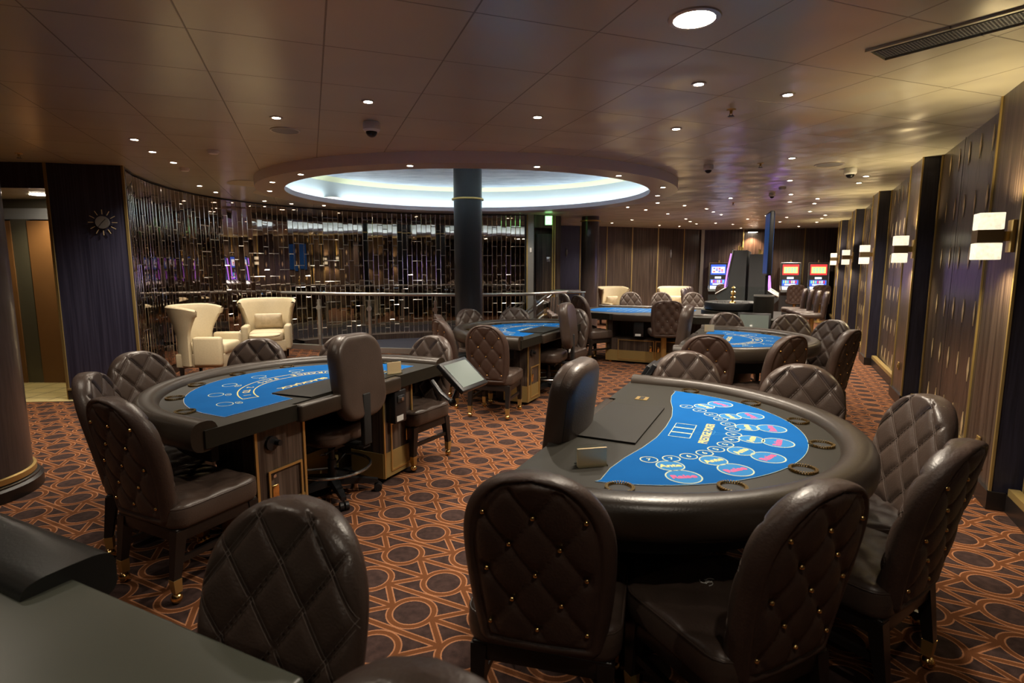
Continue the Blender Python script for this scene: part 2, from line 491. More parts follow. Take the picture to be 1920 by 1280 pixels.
# ------------------------------------------------------------------ upholstery
def ease(t):                     # denser grid lines toward both edges
    return math.sin((t*2-1)*PI/2)
def groove(x, z, dx, dz, sig):
    p, q = x/dx + z/dz, x/dx - z/dz
    k = 1.0/math.hypot(1/dx, 1/dz)
    dp, dq = abs(p-round(p))*k, abs(q-round(q))*k
    g = max(math.exp(-(dp/sig)**2), math.exp(-(dq/sig)**2))
    puff = (abs(math.sin(PI*p))*abs(math.sin(PI*q)))**0.5
    pit = math.exp(-((dp*dp+dq*dq)/(2.6*sig)**2))
    return g, puff, pit
def back_outline(w0, w1, z0, zs, z1, ex=2.3):
    def w(z):
        if z <= zs:
            t = (z-z0)/(zs-z0)
            w_ = w0 + (w1-w0)*math.sin(t*PI/2)
            if t < 0.12: w_ -= 0.035*(1-t/0.12)**2
            return w_
        t = min(1.0, (z-zs)/(z1-zs))
        return w1*max(0.0, 1-t**ex)**(1/ex)
    return w
def quilted_back(z0=0.36, z1=0.98, zs=0.72, w0=0.195, w1=0.232, T=0.042, lean=0.12, y0=-0.185, nu=56, nv=84, buttons=True, dx=0.150, dz=0.195, scale=1.0, ex=2.3):
    W_ = back_outline(w0, w1, z0, zs, z1, ex)
    H = z1 - z0
    def yc(x, z):
        t = (z-z0)/H
        return y0 - lean*t**1.25 - 0.0 + 0.35*x*x
    def pt(side):
        def fn(u, v):
            uu = ease(u); vv = (ease(v)+1)/2
            vv = v*0.45 + vv*0.55
            z = z0 + H*vv
            w = max(W_(z), 1e-5)
            x = uu*w
            # distance to the outline
            de = min((1-abs(uu))*w*1.0, (z1-z)*0.9 + (1-abs(uu))*w*0.35, (z-z0))
            de = max(0.0, de)
            e = min(1.0, de/T)
            th = T*math.sqrt(max(0.0, 1-(1-e)**2))
            g, puff, pit = groove(x, z-0.07, dx, dz, 0.0085)
            if side > 0:                       # sitting side: double-stitched diamonds
                fade = min(1.0, de/0.03)
                th += fade*(0.0065*puff - 0.009*g)
            else:                              # rear: tufted, with a padded rim and piping
                inner = min(1.0, max(0.0, (de-0.052)/0.02))
                rim = math.exp(-((de-0.046)/0.0075)**2)
                th += inner*(0.007*puff - 0.005*g - 0.010*pit) - 0.009*rim
            return (x, yc(x, z) + side*th, z)
        return fn
    mb = MB()
    mb.grid(pt(1), nu, nv)
    mb.grid(pt(-1), nu, nv, flip=True, mi=1)
    # twin rows of stitching along each diamond seam of the sitting side
    def yfront(x, z):
        w = max(W_(z), 1e-5)
        if abs(x) >= w*0.985: return None
        de = max(0.0, min(w-abs(x), (z1-z)*0.9 + (w-abs(x))*0.35, z-z0))
        e = min(1.0, de/T); th = T*math.sqrt(max(0.0, 1-(1-e)**2))
        g, puff, pit = groove(x, z-0.07, dx, dz, 0.0085)
        th += min(1.0, de/0.03)*(0.0065*puff - 0.009*g)
        return yc(x, z) + th + 0.0006
    stitch = MB()
    kk = 1.0/math.hypot(1/dx, 1/dz)
    for sgn in (1, -1):
        for c in range(-8, 12):
            for off in (-0.0052, 0.0052):
                run = []
                for i in range(61):
                    z = z0 + 0.01 + (H-0.02)*i/60
                    x = sgn*dx*(c + off/kk - (z-0.07)/dz)
                    y = yfront(x, z)
                    if y is None:
                        if len(run) > 2: stitch.tube(run, 0.0011, 4)
                        run = []
                    else: run.append((x, y, z))
                if len(run) > 2: stitch.tube(run, 0.0011, 4)
    mb.stitch = stitch
    btn = []
    if buttons:
        for i in range(-3, 4):
            for j in range(0, 14):
                if (i+j) % 2: continue
                x, z = i*dx/2, 0.07 + j*dz/2
                if z < z0+0.06 or z > z1-0.07 or abs(x) > W_(z)-0.058: continue
                if abs(x)/max(W_(z), .01) > 0.8: continue
                y = yc(x, z) - T + 0.004
                btn.append((x, y, z))
    return mb, btn
def pad(w, d, h, c, nu=28, nv=28, r=0.04, quilt=None, puffy=0.0, n=3.0):
    """cushion: rounded rectangle in plan, soft edges; centred on the origin"""
    def fn_(side):
        def fn(u, v):
            x, y = ease(u)*w/2, ease(v)*d/2
            qx, qy = abs(x)-(w/2-c), abs(y)-(d/2-c)
            if qx > 0 and qy > 0:
                l = math.hypot(qx, qy); mm = max(qx, qy)
                qx, qy = qx*mm/l, qy*mm/l
                x = math.copysign(w/2-c+qx, x); y = math.copysign(d/2-c+qy, y)
                de = c - mm
            else: de = min(w/2-abs(x), d/2-abs(y))
            e = min(1.0, max(0.0, de)/r)
            z = h/2*max(0.0, 1-(1-e)**n)**(1/n)
            z += puffy*(1-(2*x/w)**2)*(1-(2*y/d)**2)*(1 if side > 0 else 0.3)
            if quilt and side > 0:
                g, puff, pit = groove(x, y, quilt[0], quilt[1], 0.009)
                z += e*(0.006*puff - 0.007*g)
            return (x, y, side*z)
        return fn
    mb = MB(); mb.grid(fn_(1), nu, nv); mb.grid(fn_(-1), nu, nv, flip=True)
    return mb

# ------------------------------------------------------------------ player chair
def make_player_chair():
    t = thing('player_chair', 'x', 'chair')
    mb, btn = quilted_back()
    bk = mb.build('backrest', ['leather', 'leather_back'], t, weld=True, angle=60)
    mb.stitch.build('stitching', 'stitch', bk)
    for b in btn:
        MB().sphere(0.0078, (0, 0, 0), 8).build('button', 'gold', bk, loc=b)
    # piping along the rear rim
    st = pad(0.50, 0.47, 0.115, 0.07, 32, 32, 0.035, quilt=(0.155, 0.155), puffy=0.012, n=3.2)
    s_ = st.build('seat', 'leather', t, weld=True, angle=60)
    s_.location = (0, 0.03, 0.408)
    pp = []
    w, d, c = 0.492, 0.462, 0.07
    for q, (sx, sy) in enumerate(((1, 1), (-1, 1), (-1, -1), (1, -1))):
        for k in range(5):
            an = q*PI/2 + k*PI/8
            pp.append((sx*(w/2-c)+c*math.cos(an), sy*(d/2-c)+c*math.sin(an), 0.044))
    MB().tube(pp, 0.0045, 6, closed=True).build('piping', 'leather', s_)
    MB().box(-0.225, 0.225, -0.19, 0.245, 0.29, 0.355, bev=0.006).build('seat_frame', 'black_wood', t)
    for sx in (-1, 1):
        for yy, top in ((-0.20, -0.165), (0.235, 0.22)):
            lg = MB().taper((sx*0.205, yy), 0.036, 0.036, 0.118, (sx*0.203, top), 0.054, 0.054, 0.345).build('leg', 'black_wood', t)
            MB().taper((sx*0.205, yy-0.003*(1 if yy > 0 else -1)), 0.033, 0.033, 0.055, (sx*0.205, yy), 0.040, 0.040, 0.120).build('ferrule', 'brass', lg)
            MB().sphere(0.026, (sx*0.205, yy, 0.0262), 12).cyl(0.008, 0.04, 0.06, 8, TR(sx*0.205, yy)).build('caster', 'gold', lg)
    for sx in (-1, 1):
        MB().box(sx*0.204-0.010, sx*0.204+0.010, -0.18, 0.225, 0.185, 0.212).build('stretcher', 'black_wood', t)
    return t
def make_dealer_chair():
    t = thing('dealer_chair', 'x', 'chair')
    mb = pad(0.43, 0.56, 0.115, 0.15, 34, 40, 0.05, puffy=0.012, n=2.6)
    M = Matrix.Translation((0, -0.235, 0.845)) @ Matrix.Rotation(math.radians(83), 4, 'X')
    mb.v = [tuple(M @ Vector((x, y, z + 0.5*x*x))) for x, y, z in mb.v]
    bk = mb.build('backrest', 'leather', t, weld=True, angle=60)
    # welts where the front and rear covers meet
    for off in (-0.040, 0.036):
        pp = []
        w, d, c = 0.405, 0.535, 0.145
        for q, (sx, sy) in enumerate(((1, 1), (-1, 1), (-1, -1), (1, -1))):
            for k in range(7):
                an = q*PI/2 + k*PI/12
                x, y = sx*(w/2-c)+c*math.cos(an), sy*(d/2-c)+c*math.sin(an)
                pp.append(M @ Vector((x, y, off + 0.5*x*x)))
        MB().tube(pp, 0.004, 6, closed=True).build('piping', 'black_leather', bk)
    st = pad(0.48, 0.46, 0.125, 0.13, 30, 30, 0.045, puffy=0.01, n=2.8)
    s_ = st.build('seat', 'leather', t, weld=True, angle=60); s_.location = (0, 0.02, 0.465)
    MB().box(-0.035, 0.035, -0.325, -0.29, 0.40, 0.74, bev=0.006).box(-0.035, 0.035, -0.31, -0.05, 0.375, 0.40, bev=0.006).build('back_support', 'matte_black', t)
    MB().box(-0.09, 0.09, -0.12, 0.12, 0.355, 0.40, bev=0.01).tube([(0.05, -0.02, 0.37), (0.20, -0.05, 0.365), (0.27, -0.05, 0.35)], 0.006, 6).tube([(-0.05, -0.1, 0.37), (-0.2, -0.14, 0.365)], 0.006, 6).build('tilt_mechanism', 'black_plastic', t)
    MB().cyl(0.030, 0.08, 0.25, 16).cyl(0.022, 0.25, 0.37, 16).build('gas_column', 'black_plastic', t)
    ring = MB().tube([(0.255*math.cos(2*PI*i/36), 0.255*math.sin(2*PI*i/36), 0.205) for i in range(36)], 0.0105, 8, closed=True)
    for k in range(3):
        an = 2*PI*k/3 + 0.4
        ring.tube([(0.03*math.cos(an), 0.03*math.sin(an), 0.19), (0.255*math.cos(an), 0.255*math.sin(an), 0.205)], 0.009, 6)
    ring.build('footrest_ring', 'chrome', t)
    for k in range(5):
        an = 2*PI*k/5 + 0.35
        M2 = Matrix.Rotation(an, 4, 'Z')
        lg = MB().add([(0.02,-0.03,0.075),(0.02,0.03,0.075),(0.02,0.03,0.135),(0.02,-0.03,0.135),(0.30,-0.016,0.062),(0.30,0.016,0.062),(0.30,0.016,0.088),(0.30,-0.016,0.088)],
                      [(0,1,2,3),(4,7,6,5),(0,4,5,1),(1,5,6,2),(2,6,7,3),(3,7,4,0)], M2).build('base_leg', 'black_plastic', t)
        c_ = MB()
        for sy in (-0.017, 0.017):
            c_.cyl(0.028, -0.011, 0.011, 14, M2 @ Matrix.Translation((0.30, sy, 0.0285)) @ Matrix.Rotation(PI/2, 4, 'X'))
        c_.cyl(0.008, 0.03, 0.07, 8, M2 @ Matrix.Translation((0.30, 0, 0)))
        c_.build('caster', 'black_plastic', lg)
    return t
def make_slot_stool():
    t = thing('slot_stool', 'x', 'stool')
    mb, btn = quilted_back(z0=0.50, z1=1.06, zs=0.86, w0=0.20, w1=0.235, T=0.038, lean=0.05, y0=-0.20, nu=30, nv=44, dx=0.13, dz=0.17, ex=3.2)
    bk = mb.build('backrest', ['leather', 'leather_back'], t, weld=True, angle=60)
    for b in btn:
        MB().sphere(0.0075, (0, 0, 0), 6).build('button', 'chrome', bk, loc=b)
    s_ = pad(0.46, 0.44, 0.10, 0.09, 16, 16, 0.04).build('seat', 'leather', t, weld=True, angle=60); s_.location = (0, 0.02, 0.56)
    MB().cyl(0.045, 0.03, 0.51, 20).build('pedestal', 'brass', t)
    MB().lathe([(0.001, 0.0), (0.21, 0.0), (0.21, 0.015), (0.06, 0.045), (0.001, 0.05)], 28).build('base_plate', 'brass', t)
    return t

# ------------------------------------------------------------------ gaming table (local frame: x along the dealer edge, y towards the players)
TC = 0.186
def arc_pts(r, n=40, t_end=0.0):
    pts = [(r, t_end)]
    for i in range(n+1):
        an = PI*i/n
        pts.append((r*math.cos(an), TC + r*math.sin(an)))
    pts.append((-r, t_end))
    return pts
def sweep_rail(path, prof, closed_ends=True):
    """path in plan; prof = list of (outward offset, z)"""
    mb = MB(); k = len(path); n = len(prof); v = []
    for i, q in enumerate(path):
        a = Vector(path[max(0, i-1)]); b = Vector(path[min(k-1, i+1)])
        t = (b-a).normalized(); nrm = Vector((t.y, -t.x))
        for o, z in prof: v.append((q[0]+nrm.x*o, q[1]+nrm.y*o, z))
    f = []
    for i in range(k-1):
        for j in range(n): f.append((i*n+j, i*n+(j+1) % n, (i+1)*n+(j+1) % n, (i+1)*n+j))
    f.append(tuple(range(n))); f.append(tuple(range(k*n-1, (k-1)*n-1, -1)))
    return mb.add(v, f)
def rail_profile(w, z0, z1, n=18, ex=2.6):
    pts = []
    for i in range(n):
        an = 2*PI*i/n
        c, s = math.cos(an), math.sin(an)
        pts.append((math.copysign(abs(c)**(2/ex), c)*w/2, (z0+z1)/2 + math.copysign(abs(s)**(2/ex), s)*(z1-z0)/2))
    return pts
def oval_ring(mb, cx, cy, rx, ry, wd, z, mi=0, rot=0.0, n=28):
    M = TR(cx, cy, z, rot)
    v = []
    for i in range(n):
        a = 2*PI*i/n; v.append(((rx-wd)*math.cos(a), (ry-wd)*math.sin(a), 0)); v.append((rx*math.cos(a), ry*math.sin(a), 0))
    mb.add(v, [(2*i, 2*i+1, (2*i+3) % (2*n), (2*i+2) % (2*n)) for i in range(n)], M, mi)
def oval_disc(mb, cx, cy, rx, ry, z, mi=0, rot=0.0, n=28):
    M = TR(cx, cy, z, rot)
    mb.add([(rx*math.cos(2*PI*i/n), ry*math.sin(2*PI*i/n), 0) for i in range(n)], [tuple(range(n))], M, mi)
def frame_panel(mb, x0, x1, z0, z1, y, w=0.014, d=0.006):
    """thin rectangular frame standing proud of a front at y (front faces -y)"""
    mb.box(x0, x1, y-d, y, z0, z0+w); mb.box(x0, x1, y-d, y, z1-w, z1)
    mb.box(x0, x0+w, y-d, y, z0+w, z1-w); mb.box(x1-w, x1, y-d, y, z0+w, z1-w)

def make_table(kind, name, label, loc, rotz, group='card tables'):
    mir = 1 if kind == 'poker' else -1
    FX = Matrix.Diagonal((mir, 1, 1, 1))
    t = thing(name, label, 'gaming table', loc, rotz, group)
    top = [(-1.02, -0.0)] + [(-0.985, TC)] + [(0.975*math.cos(PI - PI*i/40), TC+0.975*math.sin(PI*i/40)) for i in range(1, 40)] + [(0.985, TC), (1.02, 0.0)]
    top = [(x, y) for x, y in top]
    poly = [(1.03, -0.01), (1.03, 0.15)] + [(1.0*math.cos(PI*i/40), TC+1.0*math.sin(PI*i/40)) for i in range(0, 41)] + [(-1.03, 0.15), (-1.03, -0.01), (-0.47, -0.01), (-0.47, 0.03), (0.47, 0.03), (0.47, -0.01)]
    MB().prism(poly, 0.69, 0.78).build('tabletop', 'table_vinyl', t, angle=30)
    MB().box(-0.466, 0.466, -0.035, 0.028, 0.675, 0.777, bev=0.016).build('dealer_edge_pad', 'rail_leather', t)
    path = [(1.025, 0.0), (1.025, 0.10)] + [(1.02*math.cos(PI*i/56), TC+1.02*math.sin(PI*i/56)) for i in range(57)] + [(-1.025, 0.10), (-1.025, 0.0)]
    sweep_rail(path, rail_profile(0.145, 0.675, 0.825)).build('armrest_rail', 'rail_leather', t, angle=40)
    # chip tray cover
    MB().prism([(-0.34, 0.035), (0.34, 0.035), (0.34, 0.335), (-0.34, 0.335)] if kind == 'poker' else [(-0.32, 0.035), (0.32, 0.035), (0.345, 0.33), (-0.345, 0.33)], 0.775, 0.789).build('chip_tray_cover', 'tray_vinyl', t)
    sl = MB().box(-0.575, -0.495, 0.135, 0.205, 0.7795, 0.783, FX).build('money_slot', 'brass', t)
    MB().box(-0.565, -0.505, 0.157, 0.183, 0.7825, 0.7842, FX).build('slot_opening', 'matte_black', sl)
    # felt
    arc = [(0.832*math.cos(a), TC+0.832*math.sin(a)) for a in [math.radians(8+164*i/44) for i in range(45)]]
    if kind == 'poker':
        inner = [(-0.80, 0.315), (-0.67, 0.315), (-0.53, 0.335), (-0.37, 0.372), (-0.20, 0.398), (0.0, 0.405), (0.20, 0.398), (0.37, 0.372), (0.53, 0.335), (0.67, 0.315), (0.80, 0.315)]
        inner = inner
        fe = arc + inner
    else:
        fe = [(0.83, 0.12)] + arc + [(-0.83, 0.12), (-0.375, 0.125), (-0.345, 0.335), (0.345, 0.335), (0.375, 0.125)]
    def shrunk(pl, k):
        out = []; n = len(pl)
        for i in range(n):
            a, b, c = Vector(pl[i-1]), Vector(pl[i]), Vector(pl[(i+1) % n])
            t1, t2 = (b-a).normalized(), (c-b).normalized()
            nn = (Vector((-t1.y, t1.x)) + Vector((-t2.y, t2.x)))
            if nn.length < 1e-6: nn = Vector((-t1.y, t1.x))
            out.append(tuple(b + nn.normalized()*k))
        return out
    felt = MB().prism(fe, 0.7802, 0.7822).build('felt_layout', 'blue_felt', t)
    border = MB()
    inn = shrunk(fe, 0.0018); n = len(fe)
    border.add([(x, y, 0.7826) for x, y in fe] + [(x, y, 0.7826) for x, y in inn], [(i, (i+1) % n, n+(i+1) % n, n+i) for i in range(n)])
    border.build('felt_border', 'label_white' if kind != 'poker' else 'print_pale', felt)
    Z = 0.7828
    pr = MB()
    if kind == 'poker':
        nums = [(-0.445, 0.436), (-0.389, 0.513), (-0.327, 0.578), (-0.252, 0.632), (-0.172, 0.673), (-0.090, 0.700), (-0.0, 0.712), (0.090, 0.708), (0.172, 0.690), (0.258, 0.660), (0.330, 0.622), (0.400, 0.568), (0.459, 0.509), (0.510, 0.430)]
        for i, (x, y) in enumerate(nums):
            oval_ring(pr, x, y, 0.037, 0.036, 0.005, Z, 0, math.atan2(y-TC, x)-PI/2)
            put_text(pr, str((i//2)+1), 0.036, TR(x, y, Z, math.atan2(y-TC, x)+PI/2), 0, 0.001)
        A = [(-0.49, 0.525), (-0.325, 0.672), (-0.150, 0.762), (0.044, 0.790), (0.239, 0.757), (0.410, 0.665), (0.545, 0.520)]
        R = [(-0.578, 0.600), (-0.385, 0.765), (-0.178, 0.868), (0.047, 0.897), (0.275, 0.862), (0.482, 0.752), (0.640, 0.585)]
        for (x, y) in A:
            rt = math.atan2(y-TC, x)-PI/2
            oval_disc(pr, x, y, 0.052, 0.052, Z-0.0003, 2, rt)
            oval_ring(pr, x, y, 0.056, 0.056, 0.005, Z, 0, rt)
            put_text(pr, 'Ante', 0.044, TR(x, y, Z+0.0002, rt+PI), 1, 0.0016)
        for (x, y) in R:
            rt = math.atan2(y-TC, x)-PI/2
            oval_disc(pr, x, y, 0.064, 0.064, Z-0.0003, 2, rt)
            oval_ring(pr, x, y, 0.068, 0.068, 0.0055, Z, 0, rt)
            put_text(pr, 'Raise', 0.046, TR(x, y, Z+0.0002, rt+PI), 3, 0.0016)
        for (x0, x1, y0, y1) in ((-0.080, 0.150, 0.440, 0.443), (-0.080, 0.150, 0.535, 0.539), (-0.083, -0.078, 0.440, 0.539), (0.147, 0.152, 0.440, 0.539), (-0.012, 0.000, 0.442, 0.537), (0.070, 0.082, 0.442, 0.537)):
            pr.add([(x0, y0, Z), (x1, y0, Z), (x1, y1, Z), (x0, y1, Z)], [(0, 1, 2, 3)], None, 0)
        put_text(pr, 'PRESTIGE POKER', 0.052, TR(0.034, 0.600, Z+0.0003, PI) @ Matrix.Diagonal((0.86, 1.05, 1, 1)), 1, 0.0011)
        oval_ring(pr, 0.034, 0.605, 0.020, 0.075, 0.004, Z, 2, 0.35)
        oval_ring(pr, 0.034, 0.605, 0.060, 0.022, 0.004, Z, 2, -0.3)
        pr.build('felt_print', ['print_pale', 'print_yellow', 'print_cyan', 'print_pink'], felt)
    else:
        for k in range(7):
            a = math.radians(12+26*k); a = PI*(0.085 + 0.83*k/6)
            x, y = 0.665*math.cos(a), TC+0.665*math.sin(a)
            oval_ring(pr, x, y, 0.052, 0.044, 0.005, Z, 0, a-PI/2)
            x2, y2 = 0.725*math.cos(a+0.05), TC+0.725*math.sin(a+0.05)
            x2, y2 = 0.598*math.cos(a+0.04), TC+0.598*math.sin(a+0.04)
            oval_ring(pr, x2, y2, 0.030, 0.018, 0.004, Z, 0, a-PI/2)
            put_text(pr, 'BJ', 0.020, TR(x2, y2, Z, a+PI/2), 0, 0.0006)
        a0, a1 = math.radians(20), math.radians(160)
        for r in (0.455, 0.545):
            ns = 40; v = []
            for i in range(ns+1):
                a = a0+(a1-a0)*i/ns
                v += [(r*math.cos(a), TC+r*math.sin(a), Z), ((r+0.007)*math.cos(a), TC+(r+0.007)*math.sin(a), Z)]
            pr.add(v, [(2*i, 2*i+1, 2*i+3, 2*i+2) for i in range(ns)], None, 1)
        for a in (a0, a1):
            M = Matrix.Translation((0, TC, 0)) @ Matrix.Rotation(a, 4, 'Z')
            pr.add([(0.455, -0.004, Z), (0.552, -0.004, Z), (0.552, 0.004, Z), (0.455, 0.004, Z)], [(0, 1, 2, 3)], M, 1)
        msg = 'INSURANCE  PAYS  2 TO 1'
        for i, chh in enumerate(msg):
            if chh == ' ': continue
            a = math.radians(150) - math.radians(120)*(len(msg)-1-i)/(len(msg)-1)
            put_text(pr, chh, 0.058, TR(0.503*math.cos(a), TC+0.503*math.sin(a), Z, a+PI/2), 1, 0.0012)
        put_text(pr, 'BLACKJACK', 0.066, TR(-0.02, 0.405, Z, PI) @ Matrix.Diagonal((1.15, 0.95, 1, 1)), 1, 0.0016)
        pr.build('felt_print', ['print_pale', 'print_yellow'], felt)
    # seven cup holders with a fluted brass rim
    for k, (sx, sy) in enumerate(((-0.85, 0.40), (-0.672, 0.755), (-0.372, 0.985), (0.0, 1.068), (0.372, 0.985), (0.672, 0.755), (0.85, 0.40))):
        cu = MB()
        M = TR(sx, sy, 0.7805)
        cu.lathe([(0.040, 0.001), (0.040, 0.003), (0.049, 0.003), (0.049, 0.0)], 24, M, 0)
        cu.lathe([(0.0001, 0.0012), (0.040, 0.0012)], 24, M, 1)
        for i in range(32):
            an = 2*PI*i/32
            cu.box(-0.0055, 0.0055, -0.0022, 0.0022, 0.0, 0.010, M @ Matrix.Rotation(an, 4, 'Z') @ Matrix.Translation((0.047, 0, 0)))
        cu.build('cup_holder', ['cup_brass', 'matte_black'], t)
    # apron under the rail and body
    def ring_wall(r, z0, z1, th):
        o = [(r, 0.14)] + [(r*math.cos(PI*i/30), TC+r*math.sin(PI*i/30)) for i in range(31)] + [(-r, 0.14)]
        i_ = [((r-th)*1.0, 0.14)] + [((r-th)*math.cos(PI*i/30), TC+(r-th)*math.sin(PI*i/30)) for i in range(31)] + [(-(r-th), 0.14)]
        return o + i_[::-1]
    MB().prism(ring_wall(0.90, 0, 0, 0.04), 0.56, 0.695).build('apron', 'matte_black', t)
    body = [(0.66, 0.16)] + [(0.66*math.cos(PI*i/24), 0.42+0.22*math.sin(PI*i/24)) for i in range(25)] + [(-0.66, 0.16), (-0.36, 0.16), (-0.36, 0.50), (0.36, 0.50), (0.36, 0.16)]
    MB().prism(body, 0.03, 0.69).build('body', 'black_wood', t, angle=30)
    kn = MB().box(-0.355, 0.355, 0.486, 0.498, 0.04, 0.25).build('kick_plate', 'brass_satin', t)
    kd = MB().box(-0.16, -0.02, 0.358, 0.366, 0.30, 0.48); kd.box(0.02, 0.16, 0.358, 0.366, 0.30, 0.48)
    for sx in (-1, 1):
        pd = MB().box(min(sx*0.36, sx*0.71), max(sx*0.36, sx*0.71), 0.065, 0.36, 0.035, 0.69).build('pedestal_cabinet', 'zebrano', t)
        x0, x1 = min(sx*0.36, sx*0.71), max(sx*0.36, sx*0.71)
        tr_ = MB().box(x0, x0+0.016, 0.054, 0.066, 0.035, 0.69).box(x1-0.016, x1, 0.054, 0.066, 0.035, 0.69)
        tr_.box(x0-0.004, x0+0.001, 0.058, 0.36, 0.035, 0.69).box(x1-0.001, x1+0.004, 0.058, 0.36, 0.035, 0.69) if False else None
        tr_.build('brass_edge', 'brass', pd)
        MB().box(x0+0.016, x1-0.016, 0.058, 0.066, 0.035, 0.22).box(x0-0.004, x0, 0.066, 0.36, 0.035, 0.22).box(x1, x1+0.004, 0.066, 0.36, 0.035, 0.22).build('kick_plate', 'brass_satin', pd)
        fm = MB(); frame_panel(fm, x0+0.075, x1-0.035, 0.07, 0.43, 0.058, 0.013, 0.008); fm.build('door_frame', 'brass', pd)
        hx = x0+0.115 if sx < 0 else x1-0.075
        MB().box(hx-0.022, hx+0.022, 0.046, 0.058, 0.255, 0.345, bev=0.004).build('door_handle', 'gold', pd)
        MB().cyl(0.010, 0, 0.008, 12, Matrix.Translation((hx, 0.058, 0.395)) @ Matrix.Rotation(PI/2, 4, 'X')).build('door_lock', 'chrome', pd)
    MB().cyl(0.040, 0, 0.018, 18, FX @ Matrix.Translation((0.60, 0.065, 0.585)) @ Matrix.Rotation(PI/2, 4, 'X')).cyl(0.016, 0.015, 0.05, 12, FX @ Matrix.Translation((0.575, 0.065, 0.585)) @ Matrix.Rotation(PI/2, 4, 'X')).build('cable_port', 'black_plastic', t)
    db = MB().box(-0.53, -0.40, -0.02, 0.065, 0.44, 0.675, FX, bev=0.006).build('drop_box', 'black_plastic', t)
    MB().box(-0.505, -0.425, -0.028, -0.02, 0.59, 0.64, FX, bev=0.003).build('lock_plate', 'charcoal_metal', db)
    MB().cyl(0.013, 0, 0.012, 14, FX @ Matrix.Translation((-0.465, -0.028, 0.615)) @ Matrix.Rotation(PI/2, 4, 'X')).build('lock', 'chrome', db)
    MB().box(-0.49, -0.415, -0.0225, -0.02, 0.455, 0.495, FX).build('number_label', 'label_white', db)
    return t

ROT_R = math.atan2(-V.x, V.y)      # players towards +V
ROT_L = ROT_R + PI                 # players towards -V
PR = ab(2.69, -0.864)
PL = ab(2.705, -2.424)
PM = ab(6.30, -2.424)
PB = ab(6.35, -0.864)
tblR = make_table('poker', 'poker_table', 'large poker table in the right foreground with blue felt reading PRESTIGE POKER', PR, ROT_R)
tblL = make_table('blackjack', 'blackjack_table', 'blackjack table at left with curved blue felt, cream armchairs behind it', PL, ROT_L)
tblM = dup(tblL, PM, ROT_L, 'blackjack table beside the big dark column and the railing')
tblB = dup(tblL, PB, ROT_R, 'blackjack table between the poker table and the roulette wheel, near the sconce wall')

# ------------------------------------------------------------------ chairs round the tables
chair0 = make_player_chair()
G = 'quilted player chairs'
CH = [
 (0.136,1.784,-14.5, 'studded dark chair seen from behind at the near left end of the poker table'),
 (0.715,1.69,26.6, 'studded dark chair seen from behind, the large one at bottom right of centre'),
 (1.336,2.03,34.8, 'narrow oblique chair at the lower right edge, its buttoned back toward us'),
 (1.58,2.46,85.9, 'leather chair with quilted front at the outer right curve of the poker table'),
 (1.584,2.974,153.4, 'chair facing us behind the far right curve of the poker table'),
 (1.16,3.473,174.3, 'chair facing us just beyond the far end of the poker table'),
 (-1.653,2.673,-26.1, 'large gold-buttoned chair at left, at the near end of the left blackjack table'),
 (-2.03,3.07,-72.1, 'leftmost chair, half hidden behind the large gold-buttoned chair at left'),
 (-2.29,3.62,-114.0, 'quilted chair below the wall clock, at the rounded left end of the blackjack table'),
 (-2.024,4.169,-174.3, 'quilted chair in front of the two cream armchairs, behind the left blackjack table'),
 (-1.447,4.422,174.3, 'chair mostly hidden behind the tall plain dealer chair of the left blackjack table'),
 (-0.809,4.388,149.5, 'quilted chair behind the tilted grey monitor at the far end of the left blackjack table'),
 (-0.625,1.025,162.5, 'large quilted chair in the bottom foreground, pushed against the dark table corner'),
 (-0.215,0.43,162.5, 'chair of which only the rounded top shows at the bottom edge of the photo'),
 (-0.62,6.82,-71.6, 'narrow chair seen edge-on left of the column, the rear one of two in line'),
 (-0.553,6.269,-58.0, 'narrow chair seen edge-on left of the column, the nearer one of two in line'),
 (-0.43,7.43,-143.1, 'quilted chair standing directly in front of the big column'),
 (0.038,7.587,180.0, 'quilted chair behind the middle blackjack table, in front of the stair rails'),
 (-0.182,5.777,-17.5, 'chair with studded back at the near end of the middle blackjack table'),
 (0.722,7.429,148.0, 'chair half hidden behind the dealer chair of the middle blackjack table'),
 (1.761,4.988,-17.5, 'left one of two studded chair backs in front of the far right blackjack table'),
 (2.257,4.938,24.0, 'right one of two studded chair backs before the far right blackjack table'),
 (2.96,5.33,37.8, 'nearer of two chairs at the right end of the far blackjack table'),
 (3.25,5.92,114.0, 'farther of two chairs at the right end of the far blackjack table, quilted side showing'),
 (3.33,6.52,162.5, 'chair facing us behind the right end of the far blackjack table'),
 (2.709,6.741,180.0, 'chair facing us beside the grey monitor behind the far blackjack table'),
]
for i, (x, y, r, lab) in enumerate(CH):
    if i == 0:
        chair0.location = (x, y, 0); chair0.rotation_euler = (0, 0, math.radians(r)); chair0['label'] = lab; chair0['group'] = G
        KIDS[chair0.name] = [(c, children_of(c)) for c in children_of(chair0)]
    else:
        r_ = dup(chair0, (x, y, 0), math.radians(r), lab, G)
        if i == 1: SEAT_HOST = r_
# taller ones at the roulette table
TALL = [
 (2.45, 11.25, 180, 'leftmost of three chairs in a row behind the roulette table'),
 (3.07, 11.20, 180, 'middle one of three chairs in a row behind the roulette table'),
 (3.68, 11.10, 178, 'rightmost of three chairs behind the roulette table, by the purple stools'),
 (1.32, 9.12, -60, 'nearer of two tall chairs at the left end of the roulette table'),
 (1.18, 9.80, -75, 'farther of two tall chairs at the left end of the roulette table'),
]
for x, y, r, lab in TALL:
    dup(chair0, (x, y, 0), math.radians(r), lab, 'tall chairs at the roulette table', scale=(1, 1, 1.12 if x < 2 else 1.06))

